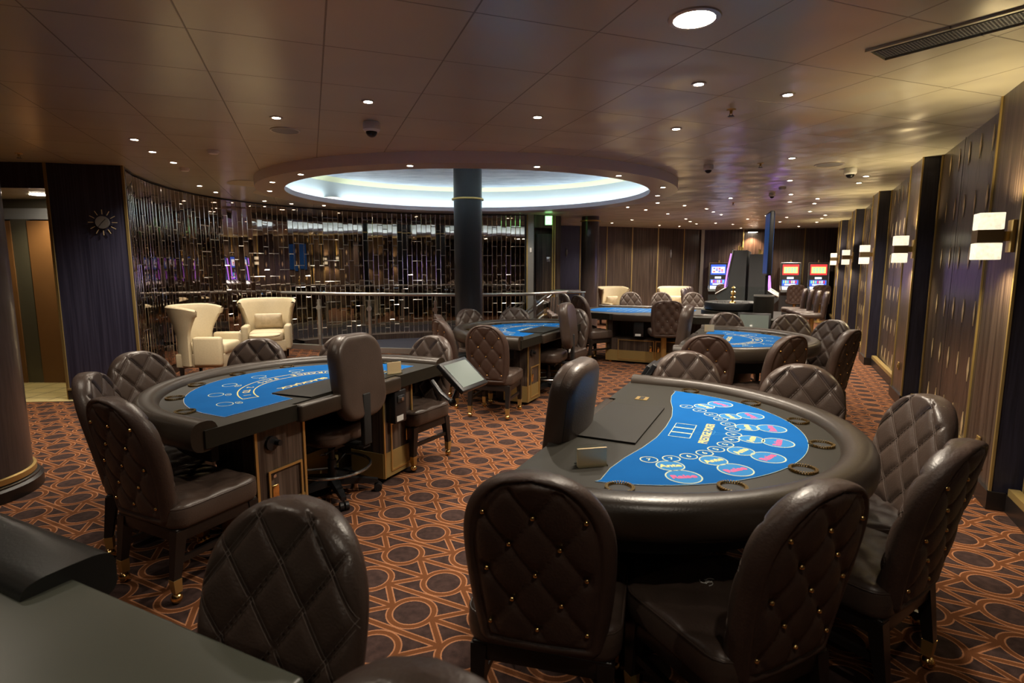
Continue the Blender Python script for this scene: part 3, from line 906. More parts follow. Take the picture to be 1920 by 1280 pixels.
deal0 = make_dealer_chair()
def rdir(fx, fy): return math.atan2(-fx, fy)
DC = [
 (-1.23, 3.66, rdir(-.9, .43), 'tall plain-backed dealer chair on casters at the left blackjack table'),
 (0.51, 2.47, rdir(.9, -.43), 'plain dealer chair at the left side of the poker table'),
 (0.45, 6.80, rdir(-.93, .36), 'plain dealer chair at the middle blackjack table beside the railing'),
 (2.19, 6.20, rdir(.93, -.36), 'plain dealer chair between the roulette table and the far blackjack table'),
]
for i, (x, y, r, lab) in enumerate(DC):
    if i == 0:
        deal0.location = (x, y, 0); deal0.rotation_euler = (0, 0, r); deal0['label'] = lab; deal0['group'] = 'dealer chairs'
        KIDS[deal0.name] = [(c, children_of(c)) for c in children_of(deal0)]
    else: dup(deal0, (x, y, 0), r, lab, 'dealer chairs')

# ------------------------------------------------------------------ roulette table
def make_roulette():
    # local frame: x along V (to the right), y along U (away from us); origin at ab(8.75,-1.9)
    t = thing('roulette_table', 'long roulette table in the background with a black wheel at its right end', 'gaming table', ab(8.75, -1.9), math.atan2(V.y, V.x))
    x0, x1 = -1.25, 1.95
    def outline(k):
        r = 0.80 - k; pts = []
        for i in range(21):
            an = PI/2 + PI*i/20
            pts.append((x0+0.55 + (0.62-k)*math.cos(an), 0.88 + r*math.sin(an)))
        return pts
    lf = outline(0.0)
    poly = [(x1, 1.68)] + lf + [(-0.55, 0.0), (-0.35, 0.05), (0.6, 0.05), (0.8, -0.10), (x1, -0.10)]
    MB().prism(poly, 0.70, 0.80).build('tabletop', 'table_vinyl', t, angle=30)
    MB().box(-0.50, 0.66, -0.02, 0.045, 0.69, 0.798, bev=0.015).build('dealer_edge_pad', 'rail_leather', t)
    path = [(1.2, 1.62), (0.6, 1.62)] + outline(0.05) + [(-0.62, 0.06)]
    sweep_rail([(-p[0], p[1]) for p in path], rail_profile(0.13, 0.70, 0.835)).build('armrest_rail', 'rail_leather', t, angle=40)
    o = t.children if False else None
    fe = MB().prism([(0.62, 1.36), (-0.92, 1.36), (-1.08, 1.15), (-1.12, 0.88), (-1.08, 0.6), (-0.92, 0.36), (-0.3, 0.30), (-0.1, 0.50), (0.62, 0.50)], 0.8005, 0.8025).build('felt_layout', 'blue_felt', t)
    pr = MB(); Z = 0.8032
    for i in range(13):
        x = -0.75+0.1*i; pr.add([(x, 0.55, Z), (x+0.006, 0.55, Z), (x+0.006, 1.15, Z), (x, 1.15, Z)], [(0,1,2,3)])
    for j in range(4):
        y = 0.55+0.2*j; pr.add([(-0.75, y, Z), (0.456, y, Z), (0.456, y+0.006, Z), (-0.75, y+0.006, Z)], [(0,1,2,3)])
    pr.build('felt_print', ['print_pale'], fe)
    for (x, y) in ((-0.95, 1.33), (-0.3, 1.50), (0.35, 1.50), (-1.02, 0.22)):
        cu = MB(); M = TR(x, y, 0.8015)
        cu.lathe([(0.040, 0.001), (0.040, 0.004), (0.05, 0.004), (0.05, 0.0)], 20, M)
        for i in range(20): cu.box(-0.006, 0.006, -0.003, 0.003, 0, 0.011, M @ Matrix.Rotation(2*PI*i/20, 4, 'Z') @ Matrix.Translation((0.047, 0, 0)))
        cu.build('cup_holder', ['brass'], t)
    # pedestal under the dealer side: dark top, open shelf, brass kick band, doors
    pd = MB().box(-0.62, 0.95, 0.10, 1.2, 0.035, 0.40).box(-0.62, -0.52, 0.10, 1.2, 0.40, 0.70).box(0.85, 0.95, 0.10, 1.2, 0.40, 0.70).box(-0.52, 0.85, 0.6, 1.2, 0.40, 0.70).build('pedestal_cabinet', 'zebrano', t)
    MB().box(-0.625, -0.608, 0.085, 0.10, 0.035, 0.70).box(0.94, 0.955, 0.085, 0.10, 0.035, 0.70).build('brass_edge', 'brass', pd)
    MB().box(-0.61, 0.94, 0.088, 0.099, 0.035, 0.21).box(-0.626, -0.620, 0.10, 1.2, 0.035, 0.21).build('kick_plate', 'brass_satin', pd)
    fm = MB(); frame_panel(fm, -0.42, 0.16, 0.06, 0.385, 0.088, 0.012, 0.006); frame_panel(fm, 0.18, 0.76, 0.06, 0.385, 0.088, 0.012, 0.006); fm.build('door_frame', 'brass', pd)
    for hx in (0.11, 0.23): MB().box(hx-0.018, hx+0.018, 0.074, 0.088, 0.21, 0.30, bev=0.003).build('door_handle', 'gold', pd)
    MB().box(0.95, 1.9, 0.35, 1.3, 0.035, 0.70).build('wheel_base', 'matte_black', t)
    db = MB().box(-0.16, 0.0, 0.02, 0.14, 0.45, 0.69, bev=0.006).build('drop_box', 'black_plastic', t)
    MB().box(-0.13, -0.04, 0.015, 0.02, 0.46, 0.495).build('number_label', 'label_white', db)
    MB().cyl(0.47, 0.80, 0.870, 48, TR(1.24, 0.75)).build('wheel_platform', 'table_vinyl', t)
    dr = MB().lathe([(0.001, 0.72), (0.135, 0.72), (0.140, 0.74), (0.140, 1.12), (0.132, 1.125), (0.128, 1.10), (0.001, 1.08)], 28, TR(1.70, 0.32)).build('chip_drum', 'tray_vinyl', t)
    MB().lathe([(0.128, 1.115), (0.143, 1.115), (0.143, 1.135), (0.128, 1.135), (0.128, 1.115)], 28, TR(1.70, 0.32)).build('drum_rim', 'steel', dr)
    gs = MB()
    for (xa, ya, xb, yb) in ((0.72, 1.35, 1.80, 1.35),):
        dx, dy = xb-xa, yb-ya; L = math.hypot(dx, dy)
        gs.box(0, L, -0.004, 0.004, 0.80, 1.22, TR(xa, ya, 0, math.atan2(dy, dx)))
    gs.build('glass_screen', 'glass_clear', t)
    return t
make_roulette()
def make_wheel():
    c = ab(9.50, -0.66, 0.872)
    t = thing('roulette', 'black roulette wheel with a gold turret at the end of the roulette table', 'roulette wheel', c)
    MB().lathe([(0.001, 0.0), (0.40, 0.0), (0.425, 0.02), (0.43, 0.10), (0.42, 0.125), (0.40, 0.13), (0.385, 0.12), (0.30, 0.075), (0.001, 0.05)], 48).build('bowl', 'black_plastic', t)
    rt = MB().lathe([(0.001, 0.10), (0.06, 0.10), (0.20, 0.075), (0.285, 0.083), (0.285, 0.06), (0.001, 0.055)], 48).build('rotor', ['black_plastic'], t)
    pk = MB()
    for i in range(37):
        pk.box(0.215, 0.285, -0.0022, 0.0022, 0.078, 0.096, Matrix.Rotation(2*PI*i/37, 4, 'Z'))
    pk.build('pocket_frets', 'chrome', rt)
    for i in range(16):
        MB().box(0.33, 0.36, -0.006, 0.006, 0.098, 0.112, Matrix.Rotation(2*PI*i/16, 4, 'Z')).build('deflector', 'chrome', t)
    MB().lathe([(0.001, 0.10), (0.055, 0.10), (0.045, 0.125), (0.018, 0.145), (0.016, 0.17), (0.042, 0.185), (0.042, 0.20), (0.018, 0.215), (0.018, 0.235), (0.044, 0.26), (0.040, 0.285), (0.018, 0.30), (0.018, 0.33), (0.030, 0.35), (0.001, 0.38)], 24).build('turret', 'gold', t)
make_wheel()
def make_display():
    p = Vector((3.87, 8.50, 0))
    t = thing('results_display', 'tall narrow blue-lit roulette results display on a pole, seen from its edge', 'display', (p.x, p.y, 0), math.radians(73))
    MB().box(-0.24, 0.24, -0.026, 0.034, 1.42, 2.36, bev=0.008).build('housing', 'black_plastic', t)
    MB().box(-0.225, 0.225, 0.0352, 0.038, 1.45, 2.33).build('screen', 'blue_display', t)
    MB().box(-0.235, 0.235, -0.029, -0.0262, 1.45, 2.33).build('rear_panel', 'blue_display', t)
    MB().cyl(0.022, 0.80, 1.45, 14).build('pole', 'charcoal_metal', t)
    MB().cyl(0.07, 0.80, 0.812, 20).build('base_plate', 'charcoal_metal', t)
make_display()
st0 = make_slot_stool()
rst = ab(8.60, -1.55)
st0.location = rst; st0.rotation_euler = (0, 0, math.radians(-6))
st0['label'] = 'quilted stool on a brass pedestal at the dealer side of the roulette table'; st0['group'] = 'pedestal stools'
KIDS[st0.name] = [(c, children_of(c)) for c in children_of(st0)]

# ------------------------------------------------------------------ monitors and card holders
def monitor(name, label, c, ex, ey, w, h, arm):
    """ex, ey: screen right and screen up vectors"""
    ex = ex.normalized(); ey = (ey - ex*ey.dot(ex)).normalized(); n = ex.cross(ey)
    M = Matrix((( ex.x, ey.x, n.x, c.x), (ex.y, ey.y, n.y, c.y), (ex.z, ey.z, n.z, c.z), (0, 0, 0, 1)))
    t = thing(name, label, 'monitor', (0, 0, 0)); t.location = (c.x, c.y, 0)
    Mi = Matrix.Translation((-c.x, -c.y, 0)) @ M
    MB().box(-w/2, w/2, -h/2, h/2, -0.035, 0.0, Mi, bev=0.008).box(-w/2+.04, w/2-.04, -h/2+.04, h/2-.04, -0.065, -0.034, Mi, bev=0.008).build('housing', 'black_plastic', t)
    MB().box(-w/2+0.03, w/2-0.03, -h/2+0.03, h/2-0.03, 0.0002, 0.002, Mi).build('screen', 'screen_grey', t)
    pts = [Mi @ Vector((0, 0, -0.06))] + [Vector((q[0]-c.x, q[1]-c.y, q[2])) for q in arm]
    MB().tube(pts, 0.018, 10).sphere(0.028, pts[1], 12).build('arm', 'black_plastic', t)
monitor('monitor', 'tilted grey touch screen on an arm at the end of the left blackjack table', Vector((-0.34, 3.90, 0.80)), U, -V*0.75+Vector((0, 0, 0.66)), 0.36, 0.27,
        [(-0.42, 3.84, 0.60), (-0.52, 4.02, 0.62), (-0.60, 4.10, 0.70)])
monitor('monitor', 'black screen seen from the back at the far end of the poker table', Vector((1.00, 3.92, 0.76)), U, Vector((0.55, 0, 0.83)), 0.34, 0.27,
        [(1.06, 3.86, 0.60), (1.05, 3.80, 0.62), (1.0, 3.62, 0.69)])
monitor('monitor', 'grey flat screen facing us below the roulette wheel', Vector((3.46, 7.92, 0.765)), V, U*0.25+Vector((0, 0, 1)), 0.44, 0.27,
        [(3.44, 8.15, 0.70), (3.44, 8.40, 0.72)])

def card_holder(label, c, rz, w=0.11, h=0.085):
    t = thing('card_holder', label, 'card holder', c, rz, 'table sign holders')
    MB().box(-w/2, w/2, -0.012, -0.004, 0.0, h).build('front_plate', 'inlay_gold', t)
    MB().box(-w/2, w/2, 0.008, 0.012, 0.0, h*1.1).box(-w/2, w/2, -0.03, 0.03, 0.0, 0.004).build('acrylic_stand', 'glass_clear', t)
    return t
card_holder('small brass sign holder lying near the front edge of the poker table', Vector((0.31, 2.10, 0.781)), math.radians(12), 0.12, 0.07)
card_holder('small upright sign holder behind the dealer chair of the left blackjack table', Vector((-0.86, 3.98, 0.781)), math.radians(40))
card_holder('small sign holder at the left end of the far right blackjack table', Vector((2.36, 6.62, 0.781)), math.radians(-10))
# ------------------------------------------------------------------ dark table corner in the foreground
t = thing('dark_table', 'corner of a dark green-grey table with a black leather armrest at bottom left', 'gaming table', ab(0.0, -1.8), math.atan2(V.y, V.x))
MB().box(-1.4, 1.03, -0.9, 0.70, 0.70, 0.78, bev=0.012).build('tabletop', 'dark_vinyl', t)
sweep_rail([(0.255, 0.69), (0.245, 0.69), (-0.2, 0.69), (-1.45, 0.69)], [(-o, z) for o, z in rail_profile(0.21, 0.69, 0.818, 28, 4.0)]).build('armrest_rail', 'black_leather', t, angle=40)
MB().box(-1.1, 0.5, -0.8, 0.25, 0.0, 0.70).build('pedestal_cabinet', 'zebrano', t)

# ------------------------------------------------------------------ armchairs
def make_armchair():
    t = thing('armchair', 'x', 'armchair')
    # wing back: a thin shell that wraps round the seat and flares outward at the top
    def shell(out):
        def fn(u, v):
            zz = 0.20 + 0.80*v
            k = max(0.0, (zz-0.56)/0.44)
            ext = 78 + 26*(k*k*(3-2*k))
            th = (u*2-1)*math.radians(ext)
            a = abs(u*2-1)
            z = zz - (0.05*max(0.0, (a-0.55)/0.45)**2 if v > 0.9 else 0.0)
            r = 0.335 + out*0.032 + 0.105*k**1.3
            x = r*math.sin(th)*(1.0 - 0.04*k)
            y = -r*math.cos(th)*0.94 - 0.02*k
            return (x, y + 0.0, z - 0.12*0)
        return fn
    mb = MB(); nu, nv = 36, 12
    mb.grid(shell(1), nu, nv, mi=1, flip=True); mb.grid(shell(-1), nu, nv)
    # close the top rim and the front edges
    def rim(u, v):
        a = shell(1)(u, 1.0); b = shell(-1)(u, 1.0)
        x = a[0]+(b[0]-a[0])*v; y = a[1]+(b[1]-a[1])*v
        return (x, y, a[2] + 0.022*math.sin(PI*v))
    mb.grid(rim, nu, 6)
    for uu in (0.0, 1.0):
        def edge(u, v, uu=uu):
            a = shell(1)(uu, v); b = shell(-1)(uu, v)
            return (a[0]+(b[0]-a[0])*u, a[1]+(b[1]-a[1])*u + 0.02*math.sin(PI*u), a[2])
        mb.grid(edge, 5, nv)
    mb.build('wing_back', ['cream', 'cream_side'], t, weld=True, angle=50)
    for s in (-1, 1):
        MB().box(min(s*0.27, s*0.375), max(s*0.27, s*0.375), -0.02, 0.36, 0.20, 0.60, bev=0.035).build('arm', 'cream', t)
    MB().box(-0.30, 0.30, -0.28, 0.36, 0.17, 0.36, bev=0.015).build('seat_base', 'cream_side', t)
    p_ = pad(0.53, 0.56, 0.15, 0.05, 18, 18, 0.05, puffy=0.015).build('seat_cushion', 'cream', t, weld=True, angle=60); p_.location = (0, 0.10, 0.42)
    for sx in (-1, 1):
        for y in (-0.22, 0.30):
            MB().taper((sx*0.27, y), 0.03, 0.03, 0.0, (sx*0.27, y), 0.05, 0.05, 0.18).build('leg', 'black_wood', t)
    return t
ac0 = make_armchair()
KIDS[ac0.name] = [(c, children_of(c)) for c in children_of(ac0)]
ACS = [
 (-4.36, 7.85, rdir(1, .08), 'cream wing armchair in profile, its back to the wall clock'),
 (-4.12, 9.35, rdir(.32, -1), 'cream wing armchair facing us with a cushion, beside the railing'),
 (2.75, 15.0, rdir(.45, -1), 'cream wing armchair against the far wall, right beside the small column'),
 (4.40, 15.1, rdir(-.35, -1), 'cream wing armchair by the far wall, behind the roulette table chairs'),
]
for i, (x, y, r, lab) in enumerate(ACS):
    if i == 0: ac0.location = (x, y, 0); ac0.rotation_euler = (0, 0, r); ac0['label'] = lab; ac0['group'] = 'cream armchairs'
    else: dup(ac0, (x, y, 0), r, lab, 'cream armchairs')
def pillow(label, arm, w=0.44):
    x, y, r, _ = arm
    o = pad(w, 0.27, 0.13, 0.03, 16, 12, 0.10, puffy=0.01, n=1.8)
    M = Matrix.Rotation(math.radians(72), 4, 'X')
    o.v = [tuple(M @ Vector(q)) for q in o.v]
    q = o.build('pillow', 'cushion', None, weld=True, angle=60)
    off = Matrix.Rotation(r, 3, 'Z') @ Vector((0, -0.13, 0))
    q.location = (x+off.x, y+off.y, 0.635); q.rotation_euler = (0, 0, r)
    tag(q, label, 'pillow')
pillow('patterned beige pillow on the cream armchair beside the railing', ACS[1])
pillow('small pillow on the far armchair beside the small column', ACS[2], 0.36)
pillow('small pillow on the far armchair behind the roulette chairs', ACS[3], 0.36)
t = thing('side_table', 'small round cream-topped side table between the two left armchairs', 'table', (-3.78, 8.45, 0))
MB().lathe([(0.001, 0.50), (0.21, 0.50), (0.22, 0.51), (0.22, 0.525), (0.001, 0.53)], 28).build('tabletop', 'cream', t)
MB().cyl(0.02, 0.02, 0.50, 12).build('stem', 'brass', t)
MB().cyl(0.14, 0.0, 0.02, 24).build('base', 'brass', t)

# ------------------------------------------------------------------ slot machines
def make_slot(theme, label, c, rz, group='slot machines', strip=False):
    t = thing('slot_machine', label, 'slot machine', c, rz, group)
    # front faces -y
    prof = [(0.28, 0.0), (0.28, 1.66), (0.02, 1.66), (-0.02, 1.30), (-0.05, 0.98), (-0.24, 0.86), (-0.26, 0.80), (-0.16, 0.70), (-0.16, 0.0)]
    M = Matrix(((0, 0, 1, 0), (1, 0, 0, 0), (0, 1, 0, 0), (0, 0, 0, 1)))
    MB().prism(prof, -0.26, 0.26, M).build('cabinet', 'granite_slot', t)
    ed = MB()
    fr_ = [(0.03, 1.665), (-0.03, 1.30), (-0.065, 0.98), (-0.26, 0.86)]
    for sx in (-0.27, 0.27):
        ed.tube([(sx, y, z) for y, z in fr_], 0.014, 8)
    ed.tube([(-0.27, 0.02, 1.67), (0.27, 0.02, 1.67)], 0.014, 8)
    ed.build('chrome_edge', 'chrome', t)
    def face(z0, z1, x0, x1, mt, mb, mi, lift=0.004):
        def y_at(z):
            pts = [(1.66, 0.02), (1.30, -0.02), (0.98, -0.05), (0.86, -0.24)]
            for (za, ya), (zb, yb) in zip(pts, pts[1:]):
                if zb <= z <= za: return ya + (yb-ya)*(za-z)/(za-zb)
            return -0.24
        mb.add([(x0, y_at(z0)-lift, z0), (x1, y_at(z0)-lift, z0), (x1, y_at(z1)-lift, z1), (x0, y_at(z1)-lift, z1)], [(0, 1, 2, 3)], None, mi)
    ts = MB()
    cols = ['scr_red', 'scr_green', 'scr_yellow', 'scr_blue', 'scr_white', 'scr_purple']
    face(1.31, 1.62, -0.22, 0.22, None, ts, 0 if theme else 3)
    face(1.36, 1.55, -0.19, 0.19, None, ts, 2 if theme else 4, 0.007)
    for r in range(3):
        for q in range(4):
            face(1.385+r*0.05, 1.42+r*0.05, -0.15+q*0.078, -0.09+q*0.078, None, ts, (1 if theme else (0, 4, 3, 5)[(q+r) % 4]), 0.010)
    ts.build('top_screen', cols, t)
    mid = MB(); face(1.19, 1.25, -0.09, 0.09, None, mid, 4); mid.build('credit_panel', cols, t)
    ls = MB(); face(0.985, 1.16, -0.22, 0.22, None, ls, 3)
    for q in range(7): face(1.06, 1.145, -0.19+q*0.055, -0.155+q*0.055, None, ls, (1, 2, 1, 0, 2, 4, 0)[q] if theme else (4, 0, 5, 2, 4, 0, 1)[q], 0.007)
    face(1.0, 1.04, -0.15, 0.15, None, ls, 4, 0.007)
    ls.build('lower_screen', cols, t)
    dk = MB(); face(0.875, 0.965, -0.22, 0.22, None, dk, 4); dk.build('button_deck', cols, t)
    if strip:
        ls_ = MB()
        for sx in (-0.275, 0.275): ls_.tube([(sx, -0.09, 0.98), (sx, -0.055, 1.30), (sx, -0.005, 1.60)], 0.012, 6)
        ls_.build('light_strip', 'strip_purple', t)
    MB().cyl(0.02, 1.66, 1.75, 12, TR(0, 0.12)).build('candle_light', 'brass', t)
    return t
s1 = make_slot(0, 'slot machine with a white and blue screen, leftmost on the far wall', Vector((6.42, 17.45, 0)), math.atan2(V.y, V.x)+math.radians(4))
s2 = make_slot(1, 'slot machine with a red screen, partly hidden behind the tall grey machine bank', Vector((7.03, 17.25, 0)), math.atan2(V.y, V.x)+math.radians(4))
KIDS[s2.name] = [(c, children_of(c)) for c in children_of(s2)]
KIDS[s1.name] = [(c, children_of(c)) for c in children_of(s1)]
dup(s2, Vector((8.35, 16.80, 0)), math.atan2(V.y, V.x)+math.radians(4), 'slot machine with a red screen just right of the blue display pole')
dup(s2, Vector((9.05, 16.55, 0)), math.atan2(V.y, V.x)+math.radians(4), 'slot machine with a red screen, rightmost on the far wall')
# double-sided bank seen from its end
ra, rb = math.atan2(U.y, U.x), math.atan2(-U.y, -U.x)
bankc = ab(12.9, -0.62)
s3 = make_slot(0, 'tall grey slot machine at the near end of the bank, left side', bankc - V*0.33, rb, strip=True)
s3.scale = (1, 1.08, 1.14)
KIDS[s3.name] = [(c, children_of(c)) for c in children_of(s3)]
for i in range(3):
    if i: dup(s3, bankc + U*(0.62*i) - V*0.33, rb, ('tall grey slot machine at the near end of the bank, left side',
        'second machine of the left side of the grey slot bank', 'third machine of the left side of the grey slot bank')[i], scale=(1, 1.08, 1.14))
    dup(s3, bankc + U*(0.62*i) + V*0.33, ra, ('tall grey slot machine at the near end of the bank, right side',
        'second machine of the right side of the grey slot bank', 'third machine of the right side of the grey slot bank')[i], scale=(1, 1.08, 1.09))
for i, nm in enumerate(('nearest', 'second', 'third', 'farthest')):
    dup(st0, bankc + U*(0.02+0.55*i) + V*(1.25-0.11*i), ra, nm + ' stool in the row right of the grey slot bank', 'pedestal stools')
    dup(st0, bankc + U*(0.30+0.50*i) - V*(1.12+0.02*i), rb, nm + ' stool in the purple-lit row left of the grey slot bank', 'pedestal stools')
for (x, y, lab) in ((6.25, 16.45, 'stool in front of the leftmost slot machine on the far wall'), (7.05, 16.2, 'stool in front of the half hidden red slot machine'),
                    (8.05, 15.86, 'stool with quilted back in front of the red slot machine right of the display pole'), (8.66, 15.66, 'stool on a bright brass pedestal in front of the rightmost slot machine')):
    dup(st0, (x, y, 0), math.atan2(V.y, V.x)+math.radians(4), lab, 'pedestal stools')

# ------------------------------------------------------------------ sconces
def make_sconce():
    # local: x to the viewer's left out of the wall (-V), y along U
    t = thing('wall_sconce', 'x', 'wall lamp')
    MB().box(-0.022, 0.0, -0.045, 0.045, -0.10, 0.10, bev=0.003).build('wall_plate', 'brass', t)
    MB().box(-0.07, -0.02, -0.02, 0.02, -0.03, 0.03).build('arm', 'gold', t)
    MB().box(-0.195, -0.065, -0.062, 0.062, -0.040, 0.040).build('band', 'sconce_band', t)
    for z0, z1 in ((0.042, 0.145), (-0.145, -0.042)):
        MB().box(-0.195, -0.065, -0.062, 0.062, z0, z1, bev=0.004).build('glass_block', 'sconce_glass', t)
    return t
def sconce_light(c):
    for s in (1, -1):
        d = bpy.data.lights.new('sconce_light', 'SPOT'); d.energy = 22; d.color = (1, 0.78, 0.42); d.shadow_soft_size = 0.05
        d.spot_size = math.radians(150); d.spot_blend = 0.8
        o = bpy.data.objects.new('sconce_light', d); C.objects.link(o)
        o.location = c + Vector((0, 0, 0.165*s)) - V*0.13
        o.rotation_euler = (0 if s < 0 else PI, 0, 0)
sc0 = make_sconce()
KIDS[sc0.name] = [(c, children_of(c)) for c in children_of(sc0)]
SC_A = [4.44, 7.27, 10.13, 12.88, 15.74]
SB = 1.30
for i, nm in enumerate(('large double-cube wall sconce, nearest and brightest on the right wall', 'second sconce from the front on the right wall', 'third sconce from the front on the right wall',
                        'fourth sconce from the front on the right wall', 'farthest sconce on the right wall')):
    c = ab(SC_A[i] + 0.10 + (0.06*i), SB, 1.74)
    rz = math.atan2(V.y, V.x)
    if i == 0: sc0.location = c; sc0.rotation_euler = (0, 0, rz); sc0['label'] = nm; sc0['group'] = 'wall sconces'
    else: dup(sc0, c, rz, nm, 'wall sconces')
    sconce_light(c)

# ------------------------------------------------------------------ structure: floor
big = MB().add([(-16, -7, 0), (16, -7, 0), (16, 24, 0), (-16, 24, 0)], [(0, 1, 2, 3)]).build('floor', 'carpet')
struct(big, 'brown carpet with orange rings and zigzag bands')
MIR = [(-4.50, 6.62), (-4.74, 7.15), (-4.93, 7.80), (-5.03, 8.40), (-5.04, 9.05), (-4.93, 9.65), (-4.68, 10.25), (-4.30, 10.82), (-3.80, 11.36), (-3.20, 11.82), (-2.50, 12.15), (-1.70, 12.40), (-0.85, 12.55), (0.0, 12.62), (0.32, 12.63)]
RAILP = [(-4.62, 10.75), (-4.10, 10.55), (-3.55, 10.36), (-2.95, 10.16), (-2.30, 10.0), (-1.65, 9.89), (-1.0, 9.84), (-0.35, 9.88), (0.20, 10.05), (0.70, 10.45), (1.10, 11.05)]
well = [(x, y) for x, y in RAILP] + [(1.15, 12.7)] + [(x, y) for x, y in MIR[::-1] if y > 10.9]
struct(MB().prism(well, 0.001, 0.010).build('floor_navy', 'navy_carpet'), 'dark navy carpet behind the railing')
tf = MB()
tl = [(-5.02, 6.32), (-5.30, 7.40), (-7.6, 7.40), (-7.6, 6.10), (-6.3, 6.2)]
struct(MB().prism(tl, 0.001, 0.008).build('floor_tile', 'tile'), 'yellow stone tiles in the doorway at left')
# threshold and tile joints
jt = MB()
for i in range(8):
    jt.box(-7.4+0.33*i, -7.392+0.33*i, 6.35, 7.38, 0.008, 0.0088)
for j in range(4): jt.box(-7.5, -5.15, 6.45+0.28*j, 6.457+0.28*j, 0.008, 0.0088)
struct(jt.build('trim_1', 'door_strip'))

# ------------------------------------------------------------------ structure: ceiling with the oval recess
RC = Vector((-0.61, 8.40, 0))
def ell(rx, ry, an): return (RC.x + rx*math.cos(an), RC.y + ry*math.sin(an))
OX, OY, IX, IY = 2.95, 2.63, 2.58, 2.30
N = 96
def wall_of(rx0, ry0, z0, rx1, ry1, z1, mb, mi=0):
    v = []
    for i in range(N):
        an = 2*PI*i/N
        v += [(*ell(rx0, ry0, an), z0), (*ell(rx1, ry1, an), z1)]
    mb.add(v, [(2*i, 2*i+1, (2*i+3) % (2*N), (2*i+2) % (2*N)) for i in range(N)], None, mi)
ce = MB()
v = []
for i in range(N):
    an = 2*PI*i/N
    x, y = ell(OX, OY, an)
    dx, dy = math.cos(an), math.sin(an)
    k = min((16-RC.x)/dx if dx > 1e-6 else 1e9, (-16-RC.x)/dx if dx < -1e-6 else 1e9, (24-RC.y)/dy if dy > 1e-6 else 1e9, (-7-RC.y)/dy if dy < -1e-6 else 1e9)
    v += [(x, y, CEIL), (RC.x+dx*k, RC.y+dy*k, CEIL)]
ce.add(v, [(2*i, 2*i+1, (2*i+3) % (2*N), (2*i+2) % (2*N)) for i in range(N)])
# corners missed by the fan
for (sx, sy) in ((16, 24), (-16, 24), (16, -7), (-16, -7)):
    best = sorted(range(N), key=lambda i: (v[2*i+1][0]-sx)**2+(v[2*i+1][1]-sy)**2)[:2]
    ce.add([v[2*best[0]+1], v[2*best[1]+1], (sx, sy, CEIL)], [(0, 1, 2)])
struct(ce.build('ceiling', 'ceiling_panels', angle=20), 'brown satin metal panel ceiling')
rg = MB()
ZB = 2.585
wall_of(OX, OY, CEIL+0.01, OX, OY, ZB, rg, 0)
wall_of(OX, OY, ZB, IX, IY, ZB, rg, 1)
wall_of(IX, IY, ZB, IX, IY, ZB+0.07, rg, 0)
wall_of(IX, IY, ZB+0.07, IX+0.20, IY+0.20, ZB+0.07, rg, 0)
ring = struct(rg.build('ceiling_ring', ['lip', 'ring_under'], angle=30), 'dropped oval ring round the lit ceiling recess')
cv = MB()
wall_of(IX+0.22, IY+0.22, ZB+0.05, IX+0.22, IY+0.22, 2.97, cv, 0)
wall_of(IX+0.22, IY+0.22, 2.97, IX+0.08, IY+0.08, 3.03, cv, 1)
struct(cv.build('ceiling_recess', ['cove', 'cove_yellow'], angle=40), 'pale curved side of the ceiling recess')
dm = MB().add([(*ell(IX+0.3, IY+0.3, 2*PI*i/N), 3.03) for i in range(N)], [tuple(range(N))])
struct(dm.build('ceiling_dome', 'dome_paint'), 'mottled pale blue ceiling inside the recess')
ld = MB()
wall_of(IX+0.11, IY+0.11, ZB+0.075, IX+0.15, IY+0.15, ZB+0.075, ld, 0)
struct(ld.build('trim_2', 'led'), 'cove light strip')
# pale leaf-shaped cut-outs left of the ring
lf = MB()
for (cx, cy, rx, ry, rt) in ((-3.66, 7.98, 0.30, 0.34, 0.0), (-3.72, 9.05, 0.60, 0.36, 1.75), (-3.30, 10.0, 0.70, 0.30, -0.95)):
    M = TR(cx, cy, CEIL-0.004, rt)
    lf.add([(rx*math.cos(2*PI*i/32), ry*math.sin(2*PI*i/32)*(1-0.35*abs(math.cos(2*PI*i/32))), 0) for i in range(32)], [tuple(range(32))], M)
struct(lf.build('ceiling_inlay', 'cream'), 'pale leaf shaped inlay in the ceiling')

